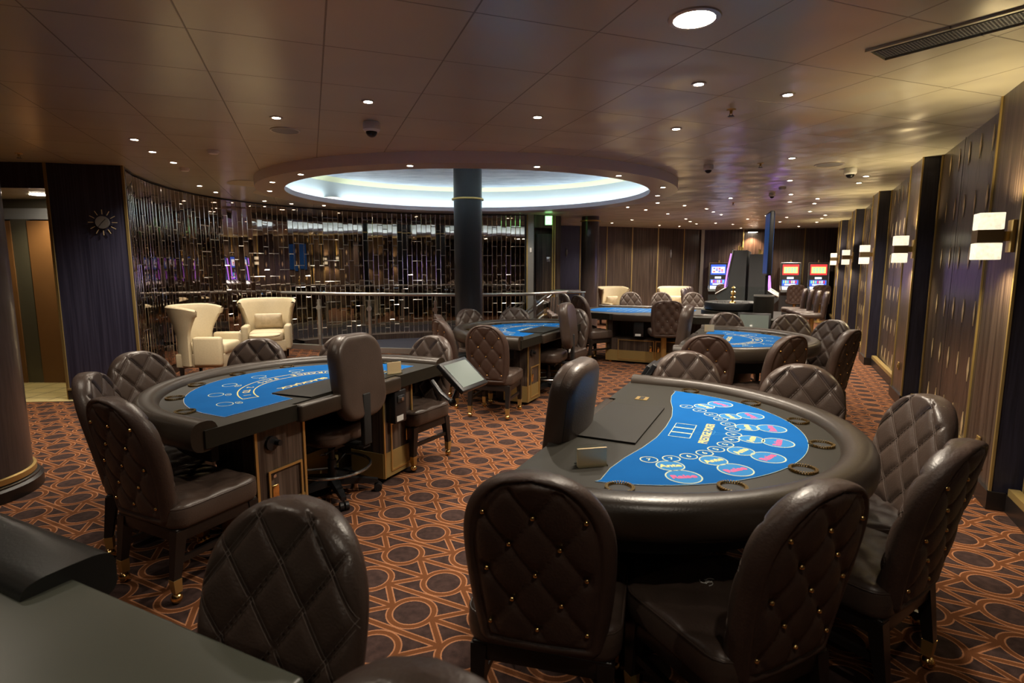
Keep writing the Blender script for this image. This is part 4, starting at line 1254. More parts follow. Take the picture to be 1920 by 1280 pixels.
# ------------------------------------------------------------------ structure: mosaic mirror wall
def resample(pts, step):
    out = [Vector(pts[0])]; acc = 0.0
    for a, b in zip(pts, pts[1:]):
        a, b = Vector(a), Vector(b); L = (b-a).length; d = step-acc
        while d <= L:
            out.append(a+(b-a)*(d/L)); d += step
        acc = L-(d-step)
    return out
ms = resample(MIR, 0.104)
mw = MB()
rnd = random.Random(3)
for i in range(len(ms)-1):
    a, b = ms[i], ms[i+1]
    d = (b-a); w = d.length; d.normalize(); nrm = Vector((d.y, -d.x))
    z = 0.12 - rnd.choice((0.0, 0.12, 0.22, 0.30))
    z = max(z, -0.0) if False else z
    col_t = rnd.uniform(-0.0012, 0.0012)
    while z < CEIL:
        h = 0.42
        z0, z1 = max(0.12, z), min(CEIL, z+h)
        if z1-z0 > 0.03:
            tx = rnd.uniform(-0.0005, 0.0005)+col_t; tz = rnd.uniform(-0.0005, 0.0005)
            g, bv, dp = 0.001, 0.006, 0.004
            def q(s, zz, o): return (a.x+d.x*s+nrm.x*o, a.y+d.y*s+nrm.y*o, zz)
            o = [q(g, z0+g, 0), q(w-g, z0+g, 0), q(w-g, z1-g, 0), q(g, z1-g, 0)]
            ii = [q(g+bv, z0+g+bv, dp-tx*0.5-tz), q(w-g-bv, z0+g+bv, dp+tx*0.5-tz), q(w-g-bv, z1-g-bv, dp+tx*0.5+tz), q(g+bv, z1-g-bv, dp-tx*0.5+tz)]
            mw.add(o+ii, [(4, 5, 6, 7)], None, 0)
            mw.add(o+ii, [(0, 1, 5, 4), (1, 2, 6, 5), (2, 3, 7, 6), (3, 0, 4, 7)], None, 1)
        z += h
me_ = mw.build('wall_mirror', ['mirror', 'mirror_bevel'], angle=1)
struct(me_, 'curved wall of narrow bevelled dark mirror tiles')
bk = MB()
nm_ = len(ms)
bk.add([(p.x-0.0, p.y+0.0, z) for p in ms for z in (0.0, CEIL)], [(2*i, 2*i+2, 2*i+3, 2*i+1) for i in range(nm_-1)])
bo = bk.build('wall_mirror_backing', 'matte_black'); struct(bo)
# shift the backing a few centimetres outward
for vtx in bo.data.vertices:
    dv = Vector((vtx.co.x-RC.x, vtx.co.y-8.3, 0)).normalized(); vtx.co += dv*0.012
pl = MB()
inner = [(p - (p-Vector((RC.x, 8.3))).normalized()*0.20) for p in ms if p.y > 10.9]
outer = [p for p in ms if p.y > 10.9]
n = len(inner)
pl.add([(p.x, p.y, z) for p in inner for z in (0.0, 0.12)], [(2*i, 2*i+2, 2*i+3, 2*i+1) for i in range(n-1)])
pl.add([(p.x, p.y, 0.12) for p in inner]+[(p.x, p.y, 0.12) for p in outer], [(i, i+1, n+i+1, n+i) for i in range(n-1)])
struct(pl.build('baseboard_mirror', 'zebrano_dark'), 'low plinth at the foot of the mirror wall')
cr_ = MB()
inn = [(p - (p-Vector((RC.x, 8.3))).normalized()*0.02) for p in ms]
cr_.add([(p.x, p.y, z) for p in inn for z in (CEIL-0.02, CEIL)], [(2*i, 2*i+2, 2*i+3, 2*i+1) for i in range(nm_-1)])
cr_.add([(p.x, p.y, z) for p in inn if p.y < 11 for z in (0.0, 0.12)], [(2*i, 2*i+2, 2*i+3, 2*i+1) for i in range(sum(1 for p in inn if p.y < 11)-1)])
struct(cr_.build('trim_3', 'black_wood'))

def vwall(mb, pts, z0=0.0, z1=CEIL, mi=0):
    mb.add([(p[0], p[1], z) for p in pts for z in (z0, z1)], [(2*i, 2*i+2, 2*i+3, 2*i+1) for i in range(len(pts)-1)], None, mi)
def vstrip(mb, p, w=0.02, z0=0.0, z1=CEIL, d=0.012, rz=0.0):
    mb.box(-w/2, w/2, -d/2, d/2, z0, z1, TR(p[0], p[1], 0, rz))

# ------------------------------------------------------------------ structure: left side
cl = MB(); vwall(cl, [(-5.20, 6.40), (-4.47, 6.60)]); vwall(cl, [(-4.47, 6.60), (-4.49, 6.66)]); vwall(cl, [(-5.20, 6.40), (-5.34, 7.40)])
struct(cl.build('wall_clock_side', 'zebrano_blue'), 'dark navy wood panel wall carrying the clock')
hd = MB(); vwall(hd, [(-8.5, 6.28), (-6.3, 6.28), (-5.20, 6.40)], 2.42, CEIL)
hd.add([(-8.5, 6.28, 2.42), (-6.3, 6.28, 2.42), (-5.2, 6.40, 2.42), (-5.34, 7.42, 2.42), (-8.5, 7.42, 2.42)], [(0, 1, 2, 3, 4)], None, 1)
struct(hd.build('wall_left_header', ['zebrano_blue', 'ceiling_panels']), 'dark header above the doorway')
dw = MB(); vwall(dw, [(-9.5, 7.40), (-5.30, 7.40)], 0, 2.42)
struct(dw.build('wall_left', 'door_strip'), 'grey frame wall behind the doorway')
struct(MB().box(-8.5, -5.28, 7.36, 7.395, 2.16, 2.30).build('trim_4', 'grey_plastic'), 'grey lintel box over the doors')
d1 = struct(MB().box(-6.28, -5.40, 7.33, 7.385, 0.01, 2.14).build('door_1', 'door_brown'), 'brown door leaf, right')
d2 = struct(MB().box(-7.45, -6.50, 7.33, 7.385, 0.01, 2.14).build('door_2', 'door_brown'), 'brown door leaf with lever handle, left')
hn = MB().box(-6.60, -6.55, 7.315, 7.33, 0.95, 1.15, bev=0.004).tube([(-6.575, 7.30, 1.06), (-6.72, 7.29, 1.055)], 0.010, 8).cyl(0.012, 0, 0.04, 10, Matrix.Translation((-6.575, 7.33, 1.06)) @ Matrix.Rotation(PI/2, 4, 'X')).build('door_handle', 'chrome', d2)
struct(MB().box(-6.50, -6.28, 7.345, 7.40, 0.0, 2.16).box(-6.60, -6.56, 7.29, 7.33, 2.06, 2.15).build('trim_5', 'door_strip'))
tb = MB(); vstrip(tb, (-5.205, 6.392), 0.03, 0, CEIL); vstrip(tb, (-4.475, 6.592), 0.03, 0, CEIL)
struct(tb.build('trim_6', 'brass_satin'), 'brass edge strips of the clock panel')
bb = MB(); an = math.atan2(0.2, 0.73)
bb.box(0, 0.757, -0.03, 0.0, 0.0, 0.12, TR(-5.20, 6.395, 0, an)); struct(bb.build('baseboard_left', 'baseboard'))
bb = MB(); bb.box(0, 0.757, -0.034, 0.0, 0.12, 0.14, TR(-5.20, 6.395, 0, an)); struct(bb.build('trim_7', 'brass_satin'))
# clock
ck = thing('wall_clock', 'round starburst wall clock with a brushed steel face on the dark navy panel', 'clock', (-4.70, 6.515, 2.055), an)
MB().cyl(0.070, 0, 0.02, 36, Matrix.Rotation(PI/2, 4, 'X')).build('face', 'steel', ck)
for i in range(12):
    a = 2*PI*i/12
    M = Matrix.Rotation(PI/2, 4, 'X') @ Matrix.Rotation(a, 4, 'Z')
    MB().box(0.092, 0.145, -0.003, 0.003, 0.0, 0.008, M).build('hour_marker', 'inlay_gold', ck)
MB().box(-0.012, 0.052, -0.0025, 0.0025, 0.020, 0.023, Matrix.Rotation(PI/2, 4, 'X') @ Matrix.Rotation(math.radians(47), 4, 'Z')).build('hour_hand', 'black_plastic', ck)
MB().box(-0.012, 0.11, -0.0018, 0.0018, 0.024, 0.026, Matrix.Rotation(PI/2, 4, 'X') @ Matrix.Rotation(math.radians(233), 4, 'Z')).build('minute_hand', 'black_plastic', ck)

# ------------------------------------------------------------------ structure: right wall, sawtooth bays
PERI = 2.955
C0 = 4.42
rw = MB(); dia = MB(); gr = MB(); tr8 = MB(); bs = MB()
def q(a, b): p_ = ab(a, b); return (p_.x, p_.y)
for k in range(-3, 5):
    a0 = C0 + PERI*k
    W0, RR = 1.30, 1.46
    vwall(rw, [q(a0, W0), q(a0+0.62, W0)], mi=0)                       # sconce panel
    vwall(rw, [q(a0+0.62, W0), q(a0+0.62, RR-0.06)], mi=0)
    vwall(rw, [q(a0+0.62, RR-0.06), q(a0+PERI-0.04, RR)], mi=1)        # inlaid panel
    vwall(rw, [q(a0, 2.6), q(a0, W0)], mi=2)                           # dark return facing the camera
    rz = math.atan2(U.y, U.x)
    for (aa, bb_, w) in ((a0+0.004, W0-0.004, 0.022), (a0+0.61, W0-0.004, 0.014), (a0+PERI-0.05, RR-0.01, 0.022)):
        vstrip(tr8, q(aa, bb_), w, 0.12, CEIL, 0.014, rz)
    bs.box(a0-0.02, a0+0.64, W0-0.022, W0, 0, 0.12, Matrix(((U.x, V.x, 0, 0), (U.y, V.y, 0, 0), (0, 0, 1, 0), (0, 0, 0, 1))))
    MM = Matrix(((U.x, V.x, 0, 0), (U.y, V.y, 0, 0), (0, 0, 1, 0), (0, 0, 0, 1)))
    bs.box(a0+0.62, a0+PERI, RR-0.085, RR-0.02, 0, 0.12, MM)
    bs.box(a0-0.022, a0, W0-0.022, 2.6, 0, 0.12, MM)
    tr8.box(a0+0.62, a0+PERI-0.05, RR-0.088, RR-0.03, 0.12, 0.165, MM)
    # brass kites and the thin joints that run through them
    for cidx in range(6):
        aa = a0 + 0.62 + 0.20 + 0.34*cidx
        f = (aa-a0-0.62)/(PERI-0.66); wb = RR-0.06+0.06*f-0.003
        for r_ in range(6):
            zc = 0.28 + 0.45*r_ + (0.0 if cidx % 2 else 0.0) + 0.03*cidx*0
            if zc > 2.6: continue
            hw = 0.026 if (cidx+r_) % 3 else 0.018
            hh = 0.10
            dia.add([(aa-hw, wb-0.004, zc), (aa, wb-0.004, zc-hh), (aa+hw, wb-0.004, zc), (aa, wb-0.004, zc+hh), (aa-hw, wb, zc), (aa, wb, zc-hh), (aa+hw, wb, zc), (aa, wb, zc+hh)],
                    [(0, 1, 2, 3), (0, 4, 5, 1), (1, 5, 6, 2), (2, 6, 7, 3), (3, 7, 4, 0)], MM)
            if r_ < 5:
                s_ = 1 if (cidx+r_) % 2 else -1
                for e in (0, 1):
                    x0_, x1_ = aa, aa + (0.05*s_ if e else -0.05*s_)
                    gr.add([(x0_-0.002, wb-0.0015, zc+hh), (x0_+0.002, wb-0.0015, zc+hh), (x1_+0.002, wb-0.0015, zc+0.225), (x1_-0.002, wb-0.0015, zc+0.225)], [(0, 1, 2, 3)], MM)
                    gr.add([(x1_-0.002, wb-0.0015, zc+0.225), (x1_+0.002, wb-0.0015, zc+0.225), (x0_+0.002, wb-0.0015, zc+0.45-hh), (x0_-0.002, wb-0.0015, zc+0.45-hh)], [(0, 1, 2, 3)], MM)
        if cidx == 3:
            gr.box(aa+0.16, aa+0.166, wb-0.003, wb, 0.12, CEIL, MM)
wr = struct(rw.build('wall_right', ['zebrano', 'zebrano_dark', 'navy_panel'], angle=10), 'dark zebrano panelled wall in stepped bays')
struct(dia.build('wall_inlay', 'inlay_gold', wr), 'brass kite inlays')
struct(gr.build('wall_joint', 'matte_black', wr))
struct(tr8.build('trim_8', 'brass_satin'), 'brass edge strips of the right wall')
struct(bs.build('baseboard_right', 'baseboard'))
for (a, b, z, lab) in ((4.70, 1.292, 0.36, 'small brass wall socket low on the nearest sconce panel'), (7.62, 1.292, 0.42, 'small brass wall socket low on the second sconce panel')):
    o = MB().box(-0.03, 0.03, -0.012, 0.0, -0.045, 0.045, bev=0.004).box(-0.012, 0.012, -0.022, -0.01, -0.02, 0.02).build('wall_socket', 'brass')
    o.location = ab(a, b, z); o.rotation_euler = (0, 0, math.atan2(U.y, U.x)+0.0); tag(o, lab, 'socket')
    o.rotation_euler = (0, 0, math.atan2(U.y, U.x) + PI) if False else (0, 0, math.atan2(U.y, U.x))
    o.rotation_euler[2] = math.atan2(-U.y, -U.x) + PI
    o.rotation_euler[2] = rz if False else math.atan2(U.y, U.x) - 0.0
    # front of the plate must look towards -V
    o.rotation_euler[2] = math.atan2(U.y, U.x) + PI if (Matrix.Rotation(math.atan2(U.y, U.x), 3, 'Z') @ Vector((0, -1, 0))).dot(V) > 0 else math.atan2(U.y, U.x)

# ------------------------------------------------------------------ structure: back
bw = MB()
E1 = (0.34, 12.62); E2 = (0.50, 12.62); E3 = (0.98, 12.95); E4 = (1.12, 13.0)
vwall(bw, [E1, E2], mi=1)
vwall(bw, [E2, (0.52, 13.10), (0.98, 13.20), E3], mi=0)
vwall(bw, [E2, E3], 2.42, CEIL, mi=1)
vwall(bw, [E3, E4], mi=1)
vwall(bw, [E4, (1.22, 15.9)], mi=2)
far = [(1.22, 15.9), (1.95, 16.1), (2.75, 16.35), (3.55, 16.65), (4.40, 17.0), (5.30, 17.40), (5.95, 17.75)]
vwall(bw, far[:2], mi=2); vwall(bw, far[1:], mi=0)
vwall(bw, [(5.95, 17.75), (6.05, 17.95), (11.3, 16.35)], mi=3)
wb_ = struct(bw.build('wall_back', ['zebrano', 'zebrano_dark', 'navy_panel', 'zebrano_dark'], angle=10), 'dark wood back wall with brass joints')
tb = MB()
for p_ in far[1:]: vstrip(tb, (p_[0], p_[1]-0.012), 0.028, 0, CEIL)
for p_ in ((7.2, 17.59), (8.85, 17.08), (10.2, 16.67)): vstrip(tb, (p_[0], p_[1]-0.012), 0.03, 0, CEIL)
for p_ in (E1, E3, (0.93, 12.92)): vstrip(tb, (p_[0], p_[1]-0.01), 0.03, 0, CEIL if p_ != E3 else CEIL)
struct(tb.build('trim_9', 'brass_satin'), 'brass joints of the back wall')
vv = MB(); vstrip(vv, (5.98, 17.72), 0.10, 0, CEIL, 0.06); vstrip(vv, (0.42, 12.60), 0.13, 0, CEIL, 0.02); struct(vv.build('trim_10', 'steel'))
dd = MB()
for (x, y) in ((1.55, 15.97), (4.85, 17.19)):
    dd.add([(x-0.03, y-0.01, 1.95), (x, y-0.01, 1.80), (x+0.03, y-0.01, 1.95), (x, y-0.01, 2.10)], [(0, 1, 2, 3)])
struct(dd.build('wall_back_inlay', 'chrome', wb_))
dr_ = struct(MB().box(0.56, 0.92, 13.06, 13.10, 0.01, 2.30, None).build('door_3', 'zebrano'), 'dark door in the recess below the exit sign')
MB().box(0.80, 0.90, 13.045, 13.06, 1.66, 1.78, bev=0.003).build('door_sign', 'chrome', dr_)
bj = MB(); vwall(bj, [(p_[0], p_[1]-0.03) for p_ in far], 0, 0.12); vwall(bj, [(6.05, 17.92), (11.3, 16.32)], 0, 0.12)
struct(bj.build('baseboard_back', 'baseboard'))
lw = tag(MB().box(-0.02, 0.02, -0.02, 0.0, -0.05, 0.05, bev=0.004).build('intercom', 'white_plastic', None, loc=(0.42, 12.59, 1.92)), 'small white box on the metal strip beside the mirror wall', 'intercom')
# exit sign
ex = thing('exit_sign', 'small green emergency exit sign hanging below the ceiling near the mirror wall', 'sign', (0.80, 12.40, 2.46))
MB().box(-0.075, 0.075, -0.015, 0.015, 0.0, 0.19, bev=0.003).build('sign_face', 'exit_green', ex)
sf = MB().box(-0.05, 0.05, -0.018, -0.0155, 0.02, 0.085)
put_text(sf, 'EXIT', 0.06, Matrix.Translation((0, -0.0185, 0.14)) @ Matrix.Rotation(PI/2, 4, 'X'), 0, 0.001)
sf.build('sign_graphic', 'exit_white', ex)
MB().cyl(0.006, 0.19, 0.24, 8).build('hanger', 'steel', ex)

# enclosing walls out of the picture
ew = MB(); vwall(ew, [(-8.5, 6.28), (-9.5, 7.4)]); vwall(ew, [(-8.2, 6.28), (-8.2, -6.5), (9.0, -6.5)]); 
struct(ew.build('wall_rear', 'zebrano'), 'dark wood wall behind the viewpoint')

# ------------------------------------------------------------------ columns
t = thing('round_column', 'large dark round column standing in the lit ceiling recess', 'column', (-0.64, 8.25, 0))
MB().cyl(0.205, 0.0, 3.03, 48).build('shaft', 'column_dark', t)
MB().lathe([(0.207, 2.50), (0.232, 2.505), (0.232, 2.525), (0.207, 2.53)], 48).build('brass_ring', 'brass', t)
MB().lathe([(0.209, 0), (0.225, 0), (0.225, 0.12), (0.209, 0.125)], 48).build('column_base', 'steel', t)
t = thing('round_column', 'slender dark round column with a brass cap, left of the far armchairs', 'column', (1.82, 13.15, 0))
MB().cyl(0.205, 0.0, CEIL, 40).build('shaft', 'column_wood', t)
MB().lathe([(0.207, 2.58), (0.235, 2.585), (0.235, 2.61), (0.207, 2.615)], 40).build('brass_ring', 'brass', t)
t = thing('round_column', 'dark wood column with a moulded base cut off by the left edge', 'column', (-3.80, 3.62, 0))
MB().cyl(0.42, 0.0, CEIL, 64).build('shaft', 'column_wood', t)
MB().lathe([(0.422, 0.0), (0.475, 0.0), (0.475, 0.075), (0.455, 0.09), (0.455, 0.10), (0.422, 0.11)], 64).build('column_base', 'black_wood', t)
MB().lathe([(0.422, 0.11), (0.440, 0.112), (0.440, 0.15), (0.422, 0.155)], 64).build('brass_ring', 'brass', t)

# ------------------------------------------------------------------ railing and stair rails
t = thing('railing', 'curved glass railing with a metal handrail in front of the mirror wall', 'railing')
def smooth(pts, k=3):
    pts = [Vector(q_) for q_ in pts]
    for _ in range(k):
        o = [pts[0]]
        for a, b in zip(pts, pts[1:]): o += [a*0.75+b*0.25, a*0.25+b*0.75]
        pts = o + [pts[-1]]
    return pts
RP = smooth([(*q_, 0) for q_ in RAILP], 2)
MB().tube([(q_.x, q_.y, 1.06) for q_ in RP], 0.028, 12).build('handrail', 'steel', t)
gp = MB(); gp.add([(q_.x, q_.y, z) for q_ in RP for z in (0.10, 0.98)], [(2*i, 2*i+2, 2*i+3, 2*i+1) for i in range(len(RP)-1)]); gp.build('glass_panel', 'glass_clear', t)
cb = MB()
cb.add([(q_.x, q_.y-o, z) for q_ in RP for (o, z) in ((0.05, 0.0), (0.05, 0.09), (-0.05, 0.09), (-0.05, 0.0))], [(4*i+j, 4*i+j+1, 4*i+j+5, 4*i+j+4) for i in range(len(RP)-1) for j in range(3)])
cb.build('curb', 'steel', t)
for (x, y) in ((-4.55, 10.72), (-3.60, 10.38), (-2.58, 10.07), (-1.36, 9.86), (0.42, 10.20), (1.08, 11.0)):
    po = MB().box(-0.022, 0.022, -0.035, 0.035, 0.0, 0.95, TR(x, y)).cyl(0.045, -0.02, 0.02, 16, Matrix.Translation((x, y-0.03, 0.80)) @ Matrix.Rotation(PI/2, 4, 'X')).cyl(0.010, 0.95, 1.04, 8, TR(x, y)).build('post', 'steel', t)
t = thing('stair_rail', 'sloping metal handrails with a gold panel beside the stairs down', 'railing')
sr = MB()
for (y_, dz) in ((11.0, 0.0), (11.75, 0.0)):
    for zz in (0.0, -0.28):
        sr.tube([(1.45, y_, 1.05+zz), (0.85, y_, 1.05+zz), (0.05, y_, 0.42+zz)], 0.024, 10)
sr.build('handrail', 'chrome', t)
for (x, y, z1) in ((0.95, 11.0, 1.05), (0.45, 11.0, 0.72), (1.4, 11.0, 1.05), (0.95, 11.75, 1.05)):
    MB().box(x-0.025, x+0.025, y-0.02, y+0.02, 0.0, z1).build('post', 'steel', t)
M = Matrix(((1, 0, 0, 0), (0, 0, 1, 11.35), (0, 1, 0, 0), (0, 0, 0, 1)))
MB().prism([(0.15, 0.0), (1.40, 0.0), (1.40, 0.78), (0.85, 0.78), (0.15, 0.20)], -0.02, 0.02, M).build('side_panel', 'brass_satin', t)

# ------------------------------------------------------------------ ceiling fittings
def make_downlight(r):
    t = thing('ceiling_downlight', 'x', 'ceiling light')
    MB().lathe([(r, 0.0), (r, -0.006), (r*1.45, -0.005), (r*1.5, 0.0)], 24).build('trim_ring', 'lamp_trim', t)
    MB().lathe([(0.0001, -0.0015), (r*0.98, -0.0015)], 24).build('lens', 'lamp_lens', t)
    return t
def spot(loc, e, col=WARM, size=130, blend=0.7, rad=0.03):
    d = bpy.data.lights.new('downlight_beam', 'SPOT'); d.energy = e; d.color = col; d.spot_size = math.radians(size); d.spot_blend = blend; d.shadow_soft_size = rad
    o = bpy.data.objects.new('downlight_beam', d); C.objects.link(o); o.location = (loc[0], loc[1], loc[2]-0.03)
dl0 = make_downlight(0.031)
KIDS[dl0.name] = [(c, children_of(c)) for c in children_of(dl0)]
DL = [
 (1.184, 3.713, 'bright small downlight, left of a pair in front of the big round lamp'),
 (1.857, 3.933, 'small downlight, right of a pair in front of the big round lamp'),
 (1.379, 4.867, 'small downlight with a streaked reflection, between the poker table lamps and the recess'),
 (0.198, 4.498, 'small dim downlight near the front rim of the oval recess'),
 (-1.01, 4.092, 'small downlight above the white dome camera'),
 (-1.831, 4.514, 'small downlight beside the flat round ceiling speaker at left'),
 (-3.436, 5.261, 'small downlight above the clock panel, nearest of three'),
 (-3.619, 5.805, 'small downlight above the clock panel, middle of three'),
 (-3.759, 6.387, 'small downlight above the clock panel, farthest of three'),
 (-4.471, 8.182, 'small downlight by the mirror wall above the profile armchair, nearer of two'),
 (-4.60, 8.87, 'small downlight by the mirror wall above the profile armchair, farther of two'),
 (-4.35, 10.02, 'small downlight by the mirror wall above the railing end'),
 (-4.05, 10.45, 'small downlight between the pale leaf inlay and the mirror wall'),
 (-3.55, 10.75, 'small downlight at the mirror wall behind the left side of the recess'),
 (-2.95, 11.2, 'small downlight at the mirror wall behind the recess, left'),
 (-1.75, 11.6, 'small downlight at the mirror wall behind the recess, just left of the column'),
 (0.05, 11.7, 'small downlight at the mirror wall behind the recess, right of the column'),
 (2.985, 6.137, 'small downlight above the far blackjack table'),
 (3.729, 7.687, 'small downlight near the dark smoke sensor, nearest of a line of three'),
 (4.459, 9.126, 'small downlight, middle of a line of three beyond the smoke sensor'),
 (4.951, 10.155, 'small downlight, farthest of a line of three beyond the smoke sensor'),
 (4.53, 7.333, 'small downlight beside the second sconce, above the white dome camera'),
 (4.788, 7.90, 'small downlight right behind the dome camera near the right wall'),
 (5.19, 9.687, 'small downlight by the right wall, above the third sconce'),
 (5.524, 10.407, 'small downlight by the right wall, just beyond the third sconce'),
 (3.685, 9.613, 'small downlight over the roulette wheel'),
 (2.638, 10.322, 'small downlight over the middle of the roulette table'),
 (3.266, 10.763, 'small downlight above the right roulette chair'),
 (2.246, 11.047, 'small downlight above the left roulette chair'),
 (2.716, 11.55, 'small downlight above the middle roulette chair'),
 (1.628, 11.145, 'small downlight between the exit sign and the slender column'),
]
far_dl = [(6.231, 11.884), (7.022, 12.73), (7.4, 13.559), (6.419, 13.271), (5.399, 15.028), (3.882, 11.35), (4.24, 11.973), (4.637, 12.602), (5.692, 13.707), (5.76, 12.861), (5.998, 15.399), (6.824, 16.9), (4.199, 13.707), (4.554, 14.504), (4.951, 15.211), (2.964, 14.015), (8.2, 16.2), (2.643, 15.0), (4.105, 15.79), (4.786, 16.2), (3.4, 12.4), (6.9, 14.6), (7.9, 14.7)]
for i, (x, y, lab) in enumerate(DL):
    if i == 0: dl0.location = (x, y, CEIL); dl0['label'] = lab; dl0['group'] = 'small ceiling downlights'
    else: dup(dl0, (x, y, CEIL), 0, lab, 'small ceiling downlights')
    spot((x, y, CEIL), SPOT_W)
ORD = ['leftmost', 'second from left', 'third from left', 'fourth from left', 'fifth from left', 'sixth from left', 'seventh from left', 'eighth from left', 'ninth from left', 'tenth from left', 'eleventh from left',
       'middle one', 'eleventh from right', 'tenth from right', 'ninth from right', 'eighth from right', 'seventh from right', 'sixth from right', 'fifth from right', 'fourth from right', 'third from right', 'second from right', 'rightmost']
for i, (x, y) in enumerate(sorted(far_dl, key=lambda q_: q_[0]/q_[1])):
    dup(dl0, (x, y, CEIL), 0, 'tiny downlight over the far slot area, ' + ORD[i] + ' of its cluster', 'tiny downlights over the far slot area')
    spot((x, y, CEIL), SPOT_W*1.1)
RL = [(-1.05, 5.92, 'downlight in the oval ring underside, front left of centre'), (0.26, 5.98, 'downlight in the oval ring underside, front right of centre'),
      (-2.38, 6.46, 'downlight in the oval ring underside, front left'), (-2.95, 7.05, 'downlight in the oval ring underside, left'), (-3.33, 7.85, 'downlight in the oval ring underside, far left'),
      (1.22, 6.55, 'downlight in the oval ring underside, front right'), (1.98, 7.50, 'downlight in the oval ring underside, right'), (2.13, 8.35, 'downlight in the oval ring underside, far right')]
for (x, y, lab) in RL:
    dup(dl0, (x, y, ZB if True else 0), 0, lab, 'downlights in the oval ring')
    spot((x, y, ZB), SPOT_W*0.8)
# unseen ceiling lamps added behind and beside the viewpoint to light the foreground
for (x, y) in ((-1.6, 1.6), (0.6, 0.4), (2.6, 1.6), (-0.6, -1.2), (1.6, -1.6), (-3.2, 0.4), (-2.6, 2.9), (-5.2, 3.4), (-4.4, -1.6)):
    dup(dl0, (x, y, CEIL), 0, 'added unseen downlight above and behind the viewpoint', 'added downlights behind the viewpoint')
    spot((x, y, CEIL), SPOT_W*0.35)
bl = thing('round_ceiling_lamp', 'big round bright ceiling lamp over the poker table', 'ceiling light', (0.851, 2.774, CEIL))
MB().lathe([(0.095, 0.0), (0.095, -0.008), (0.118, -0.006), (0.122, 0.0)], 40).build('trim_ring', 'lamp_trim', bl)
MB().lathe([(0.0001, -0.003), (0.094, -0.003)], 40).build('lens', 'lamp_lens', bl)
spot((0.851, 2.774, CEIL), SPOT_W*2.2, rad=0.08)
dl = thing('recessed_strip_light', 'oblong light in the low ceiling of the doorway at left', 'ceiling light', (-5.75, 6.95, 2.42))
MB().cyl(0.10, -0.004, 0.0, 24).build('lens', 'lamp_lens', dl)
spot((-5.75, 6.95, 2.42), 40, (1.0, 0.85, 0.5), 140)
wl = thing('wall_washer', 'small dark wall washer lighting the wood above the slot machines', 'wall lamp', (7.38, 17.33, 2.60), math.radians(-17))
MB().box(-0.16, 0.16, -0.05, 0.05, 0.0, 0.06, bev=0.006).build('housing', 'charcoal_metal', wl)
MB().box(-0.13, 0.13, -0.03, 0.03, -0.004, 0.0).build('lens', 'lamp_lens', wl)
spot((7.38, 17.36, 2.58), 120, (1.0, 0.62, 0.34), 120)
# far wall armchair accent
spot((3.35, 16.0, CEIL), 22, (1.0, 0.80, 0.55), 110)

def dome_camera(label, x, y, s=1.0, z=CEIL):
    t = thing('dome_camera', label, 'security camera', (x, y, z), 0, 'dome cameras')
    MB().lathe([(0.001, 0.0), (0.062*s, 0.0), (0.068*s, -0.01), (0.068*s, -0.06*s), (0.055*s, -0.075*s), (0.001, -0.075*s)], 28).build('housing', 'white_plastic', t)
    MB().sphere(0.046*s, (0, 0, -0.072*s), 20, lo=-PI/2, hi=0).build('dome', 'black_plastic', t)
dome_camera('white dome camera left of the recess, hanging nearest to us', -1.13, 4.66)
dome_camera('dome camera tinted violet, between the recess and the far blackjack table', 2.24, 6.55, 0.8)
dome_camera('large white dome camera close to the right wall', 3.98, 6.75, 1.0)
dome_camera('rounded grey dome inside the oval recess', -1.45, 7.4, 1.25, 3.03)
dome_camera('small dome camera under the ceiling before the slot area', 4.1, 9.0, 0.7)
def detector(label, x, y, r=0.055, z=CEIL):
    t = thing('smoke_detector', label, 'smoke detector', (x, y, z), 0, 'smoke detectors')
    MB().lathe([(0.001, 0.0), (r, 0.0), (r, -0.015), (r*0.75, -0.035), (0.001, -0.04)], 24).build('housing', 'white_plastic', t)
    MB().lathe([(r*0.80, -0.022), (r*0.86, -0.022), (r*0.86, -0.027), (r*0.80, -0.027)], 24).build('vent_ring', 'matte_black', t)
detector('white smoke detector left of the recess, larger of two', -2.98, 5.75)
detector('flat white smoke detector above the mirror wall, smaller of two', -3.85, 6.75)
detector('dark smoke sensor beyond the far blackjack table', 3.95, 8.35, 0.05)
def sprinkler(label, x, y, z=CEIL):
    t = thing('sprinkler', label, 'sprinkler', (x, y, z), 0, 'ceiling sprinklers')
    MB().lathe([(0.001, 0.0), (0.035, 0.0), (0.030, -0.006), (0.012, -0.008), (0.010, -0.03), (0.001, -0.03)], 16).build('body', 'brass', t)
    MB().lathe([(0.001, -0.045), (0.022, -0.045), (0.024, -0.049), (0.001, -0.05)], 12).tube([(0.01, 0, -0.028), (0.012, 0, -0.046)], 0.002, 5).tube([(-0.01, 0, -0.028), (-0.012, 0, -0.046)], 0.002, 5).build('deflector', 'charcoal_metal', t)
sprinkler('dark sprinkler head hanging right of the bright small downlight', 1.62, 4.30)
sprinkler('sprinkler between the two right dome cameras', 2.79, 6.45)
sprinkler('sprinkler above the doorway at left', -5.05, 5.9)
sprinkler('sprinkler under the pale leaf inlay', -3.35, 8.7)
sprinkler('sprinkler in the middle of the oval recess', 0.85, 8.2, 3.03)
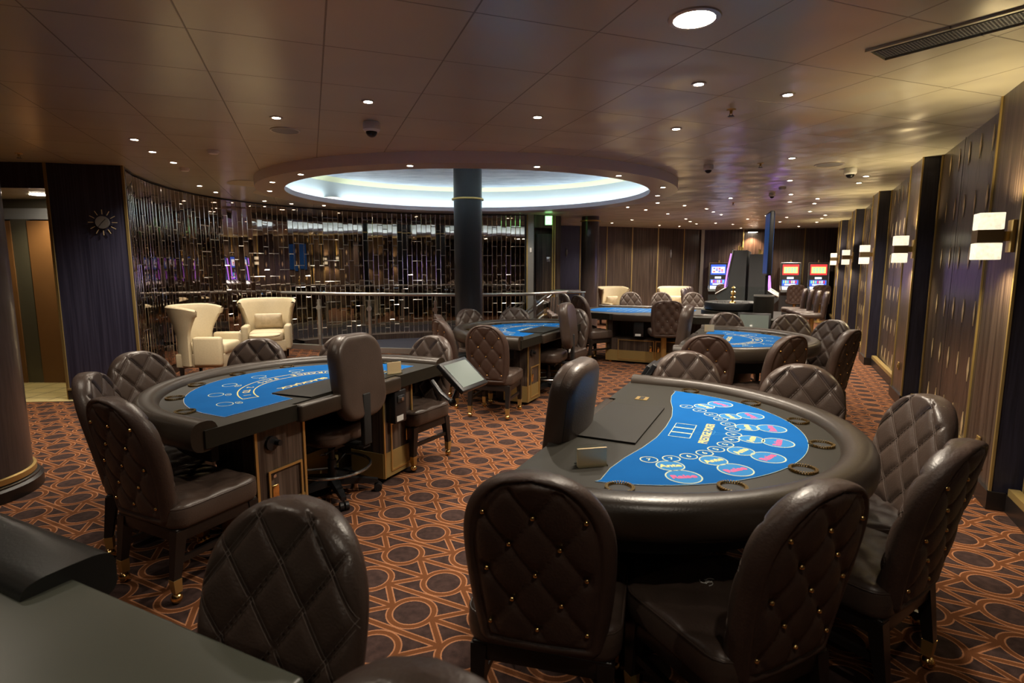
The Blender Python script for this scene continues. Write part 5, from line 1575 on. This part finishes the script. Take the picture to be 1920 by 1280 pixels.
sprinkler('sprinkler before the far slot area', 4.0, 10.3)
def speaker(label, x, y, r=0.12):
    t = thing('ceiling_speaker', label, 'speaker', (x, y, CEIL), 0, 'ceiling speakers')
    MB().lathe([(r*0.9, 0.0), (r*0.9, -0.006), (r, -0.006), (r*1.02, 0.0)], 32).build('trim_ring', 'lamp_trim', t)
    MB().lathe([(0.001, -0.004), (r*0.9, -0.004)], 32).build('grille', 'grey_plastic', t)
speaker('flat round ceiling speaker left of the white dome camera', -1.93, 4.93)
speaker('flat round ceiling speaker near the right wall dome camera', 3.60, 6.52, 0.15)
speaker('flat round ceiling speaker at the far left edge above the doorway', -4.6, 4.9, 0.13)
# vent grille
v0, v1 = Vector((1.93, 3.14, 0)), Vector((2.72, 2.10, 0))
dv = (v1-v0); Lv = dv.length; rv = math.atan2(dv.y, dv.x)
t = thing('air_vent', 'long perforated air vent in the ceiling at top right', 'air vent', (v0.x, v0.y, CEIL), rv)
MB().box(-0.04, Lv, -0.02, 0.0, -0.012, 0.0).box(-0.04, Lv, 0.20, 0.22, -0.012, 0.0).box(-0.04, -0.02, 0.0, 0.20, -0.012, 0.0).build('frame', 'ceiling_panels', t)
MB().box(-0.02, Lv, 0.0, 0.20, -0.002, 0.0).build('backing', 'matte_black', t)
lo = MB()
for i in range(90):
    x = -0.01 + i*Lv/90
    lo.box(x, x+0.005, 0.03, 0.17, -0.008, -0.003)
for j in range(9): lo.box(-0.01, Lv, 0.03+j*0.0165, 0.034+j*0.0165, -0.009, -0.004)
lo.build('grille', 'grey_plastic', t)
# pale line emblem stitched on the seat of the big chair at bottom right
o = MB()
for k in range(3):
    a = k*2*PI/3
    o.tube([(0.020*math.cos(a+j*0.55)*(1-0.06*j)+0.010*math.cos(a), 0.016*math.sin(a+j*0.55)*(1-0.06*j)+0.008*math.sin(a), 0.0) for j in range(11)], 0.0014, 5)
e = o.build('seat_emblem', 'label_white', SEAT_HOST)
e.location = (0.0, 0.10, 0.482)
print('objects', len(C.objects))
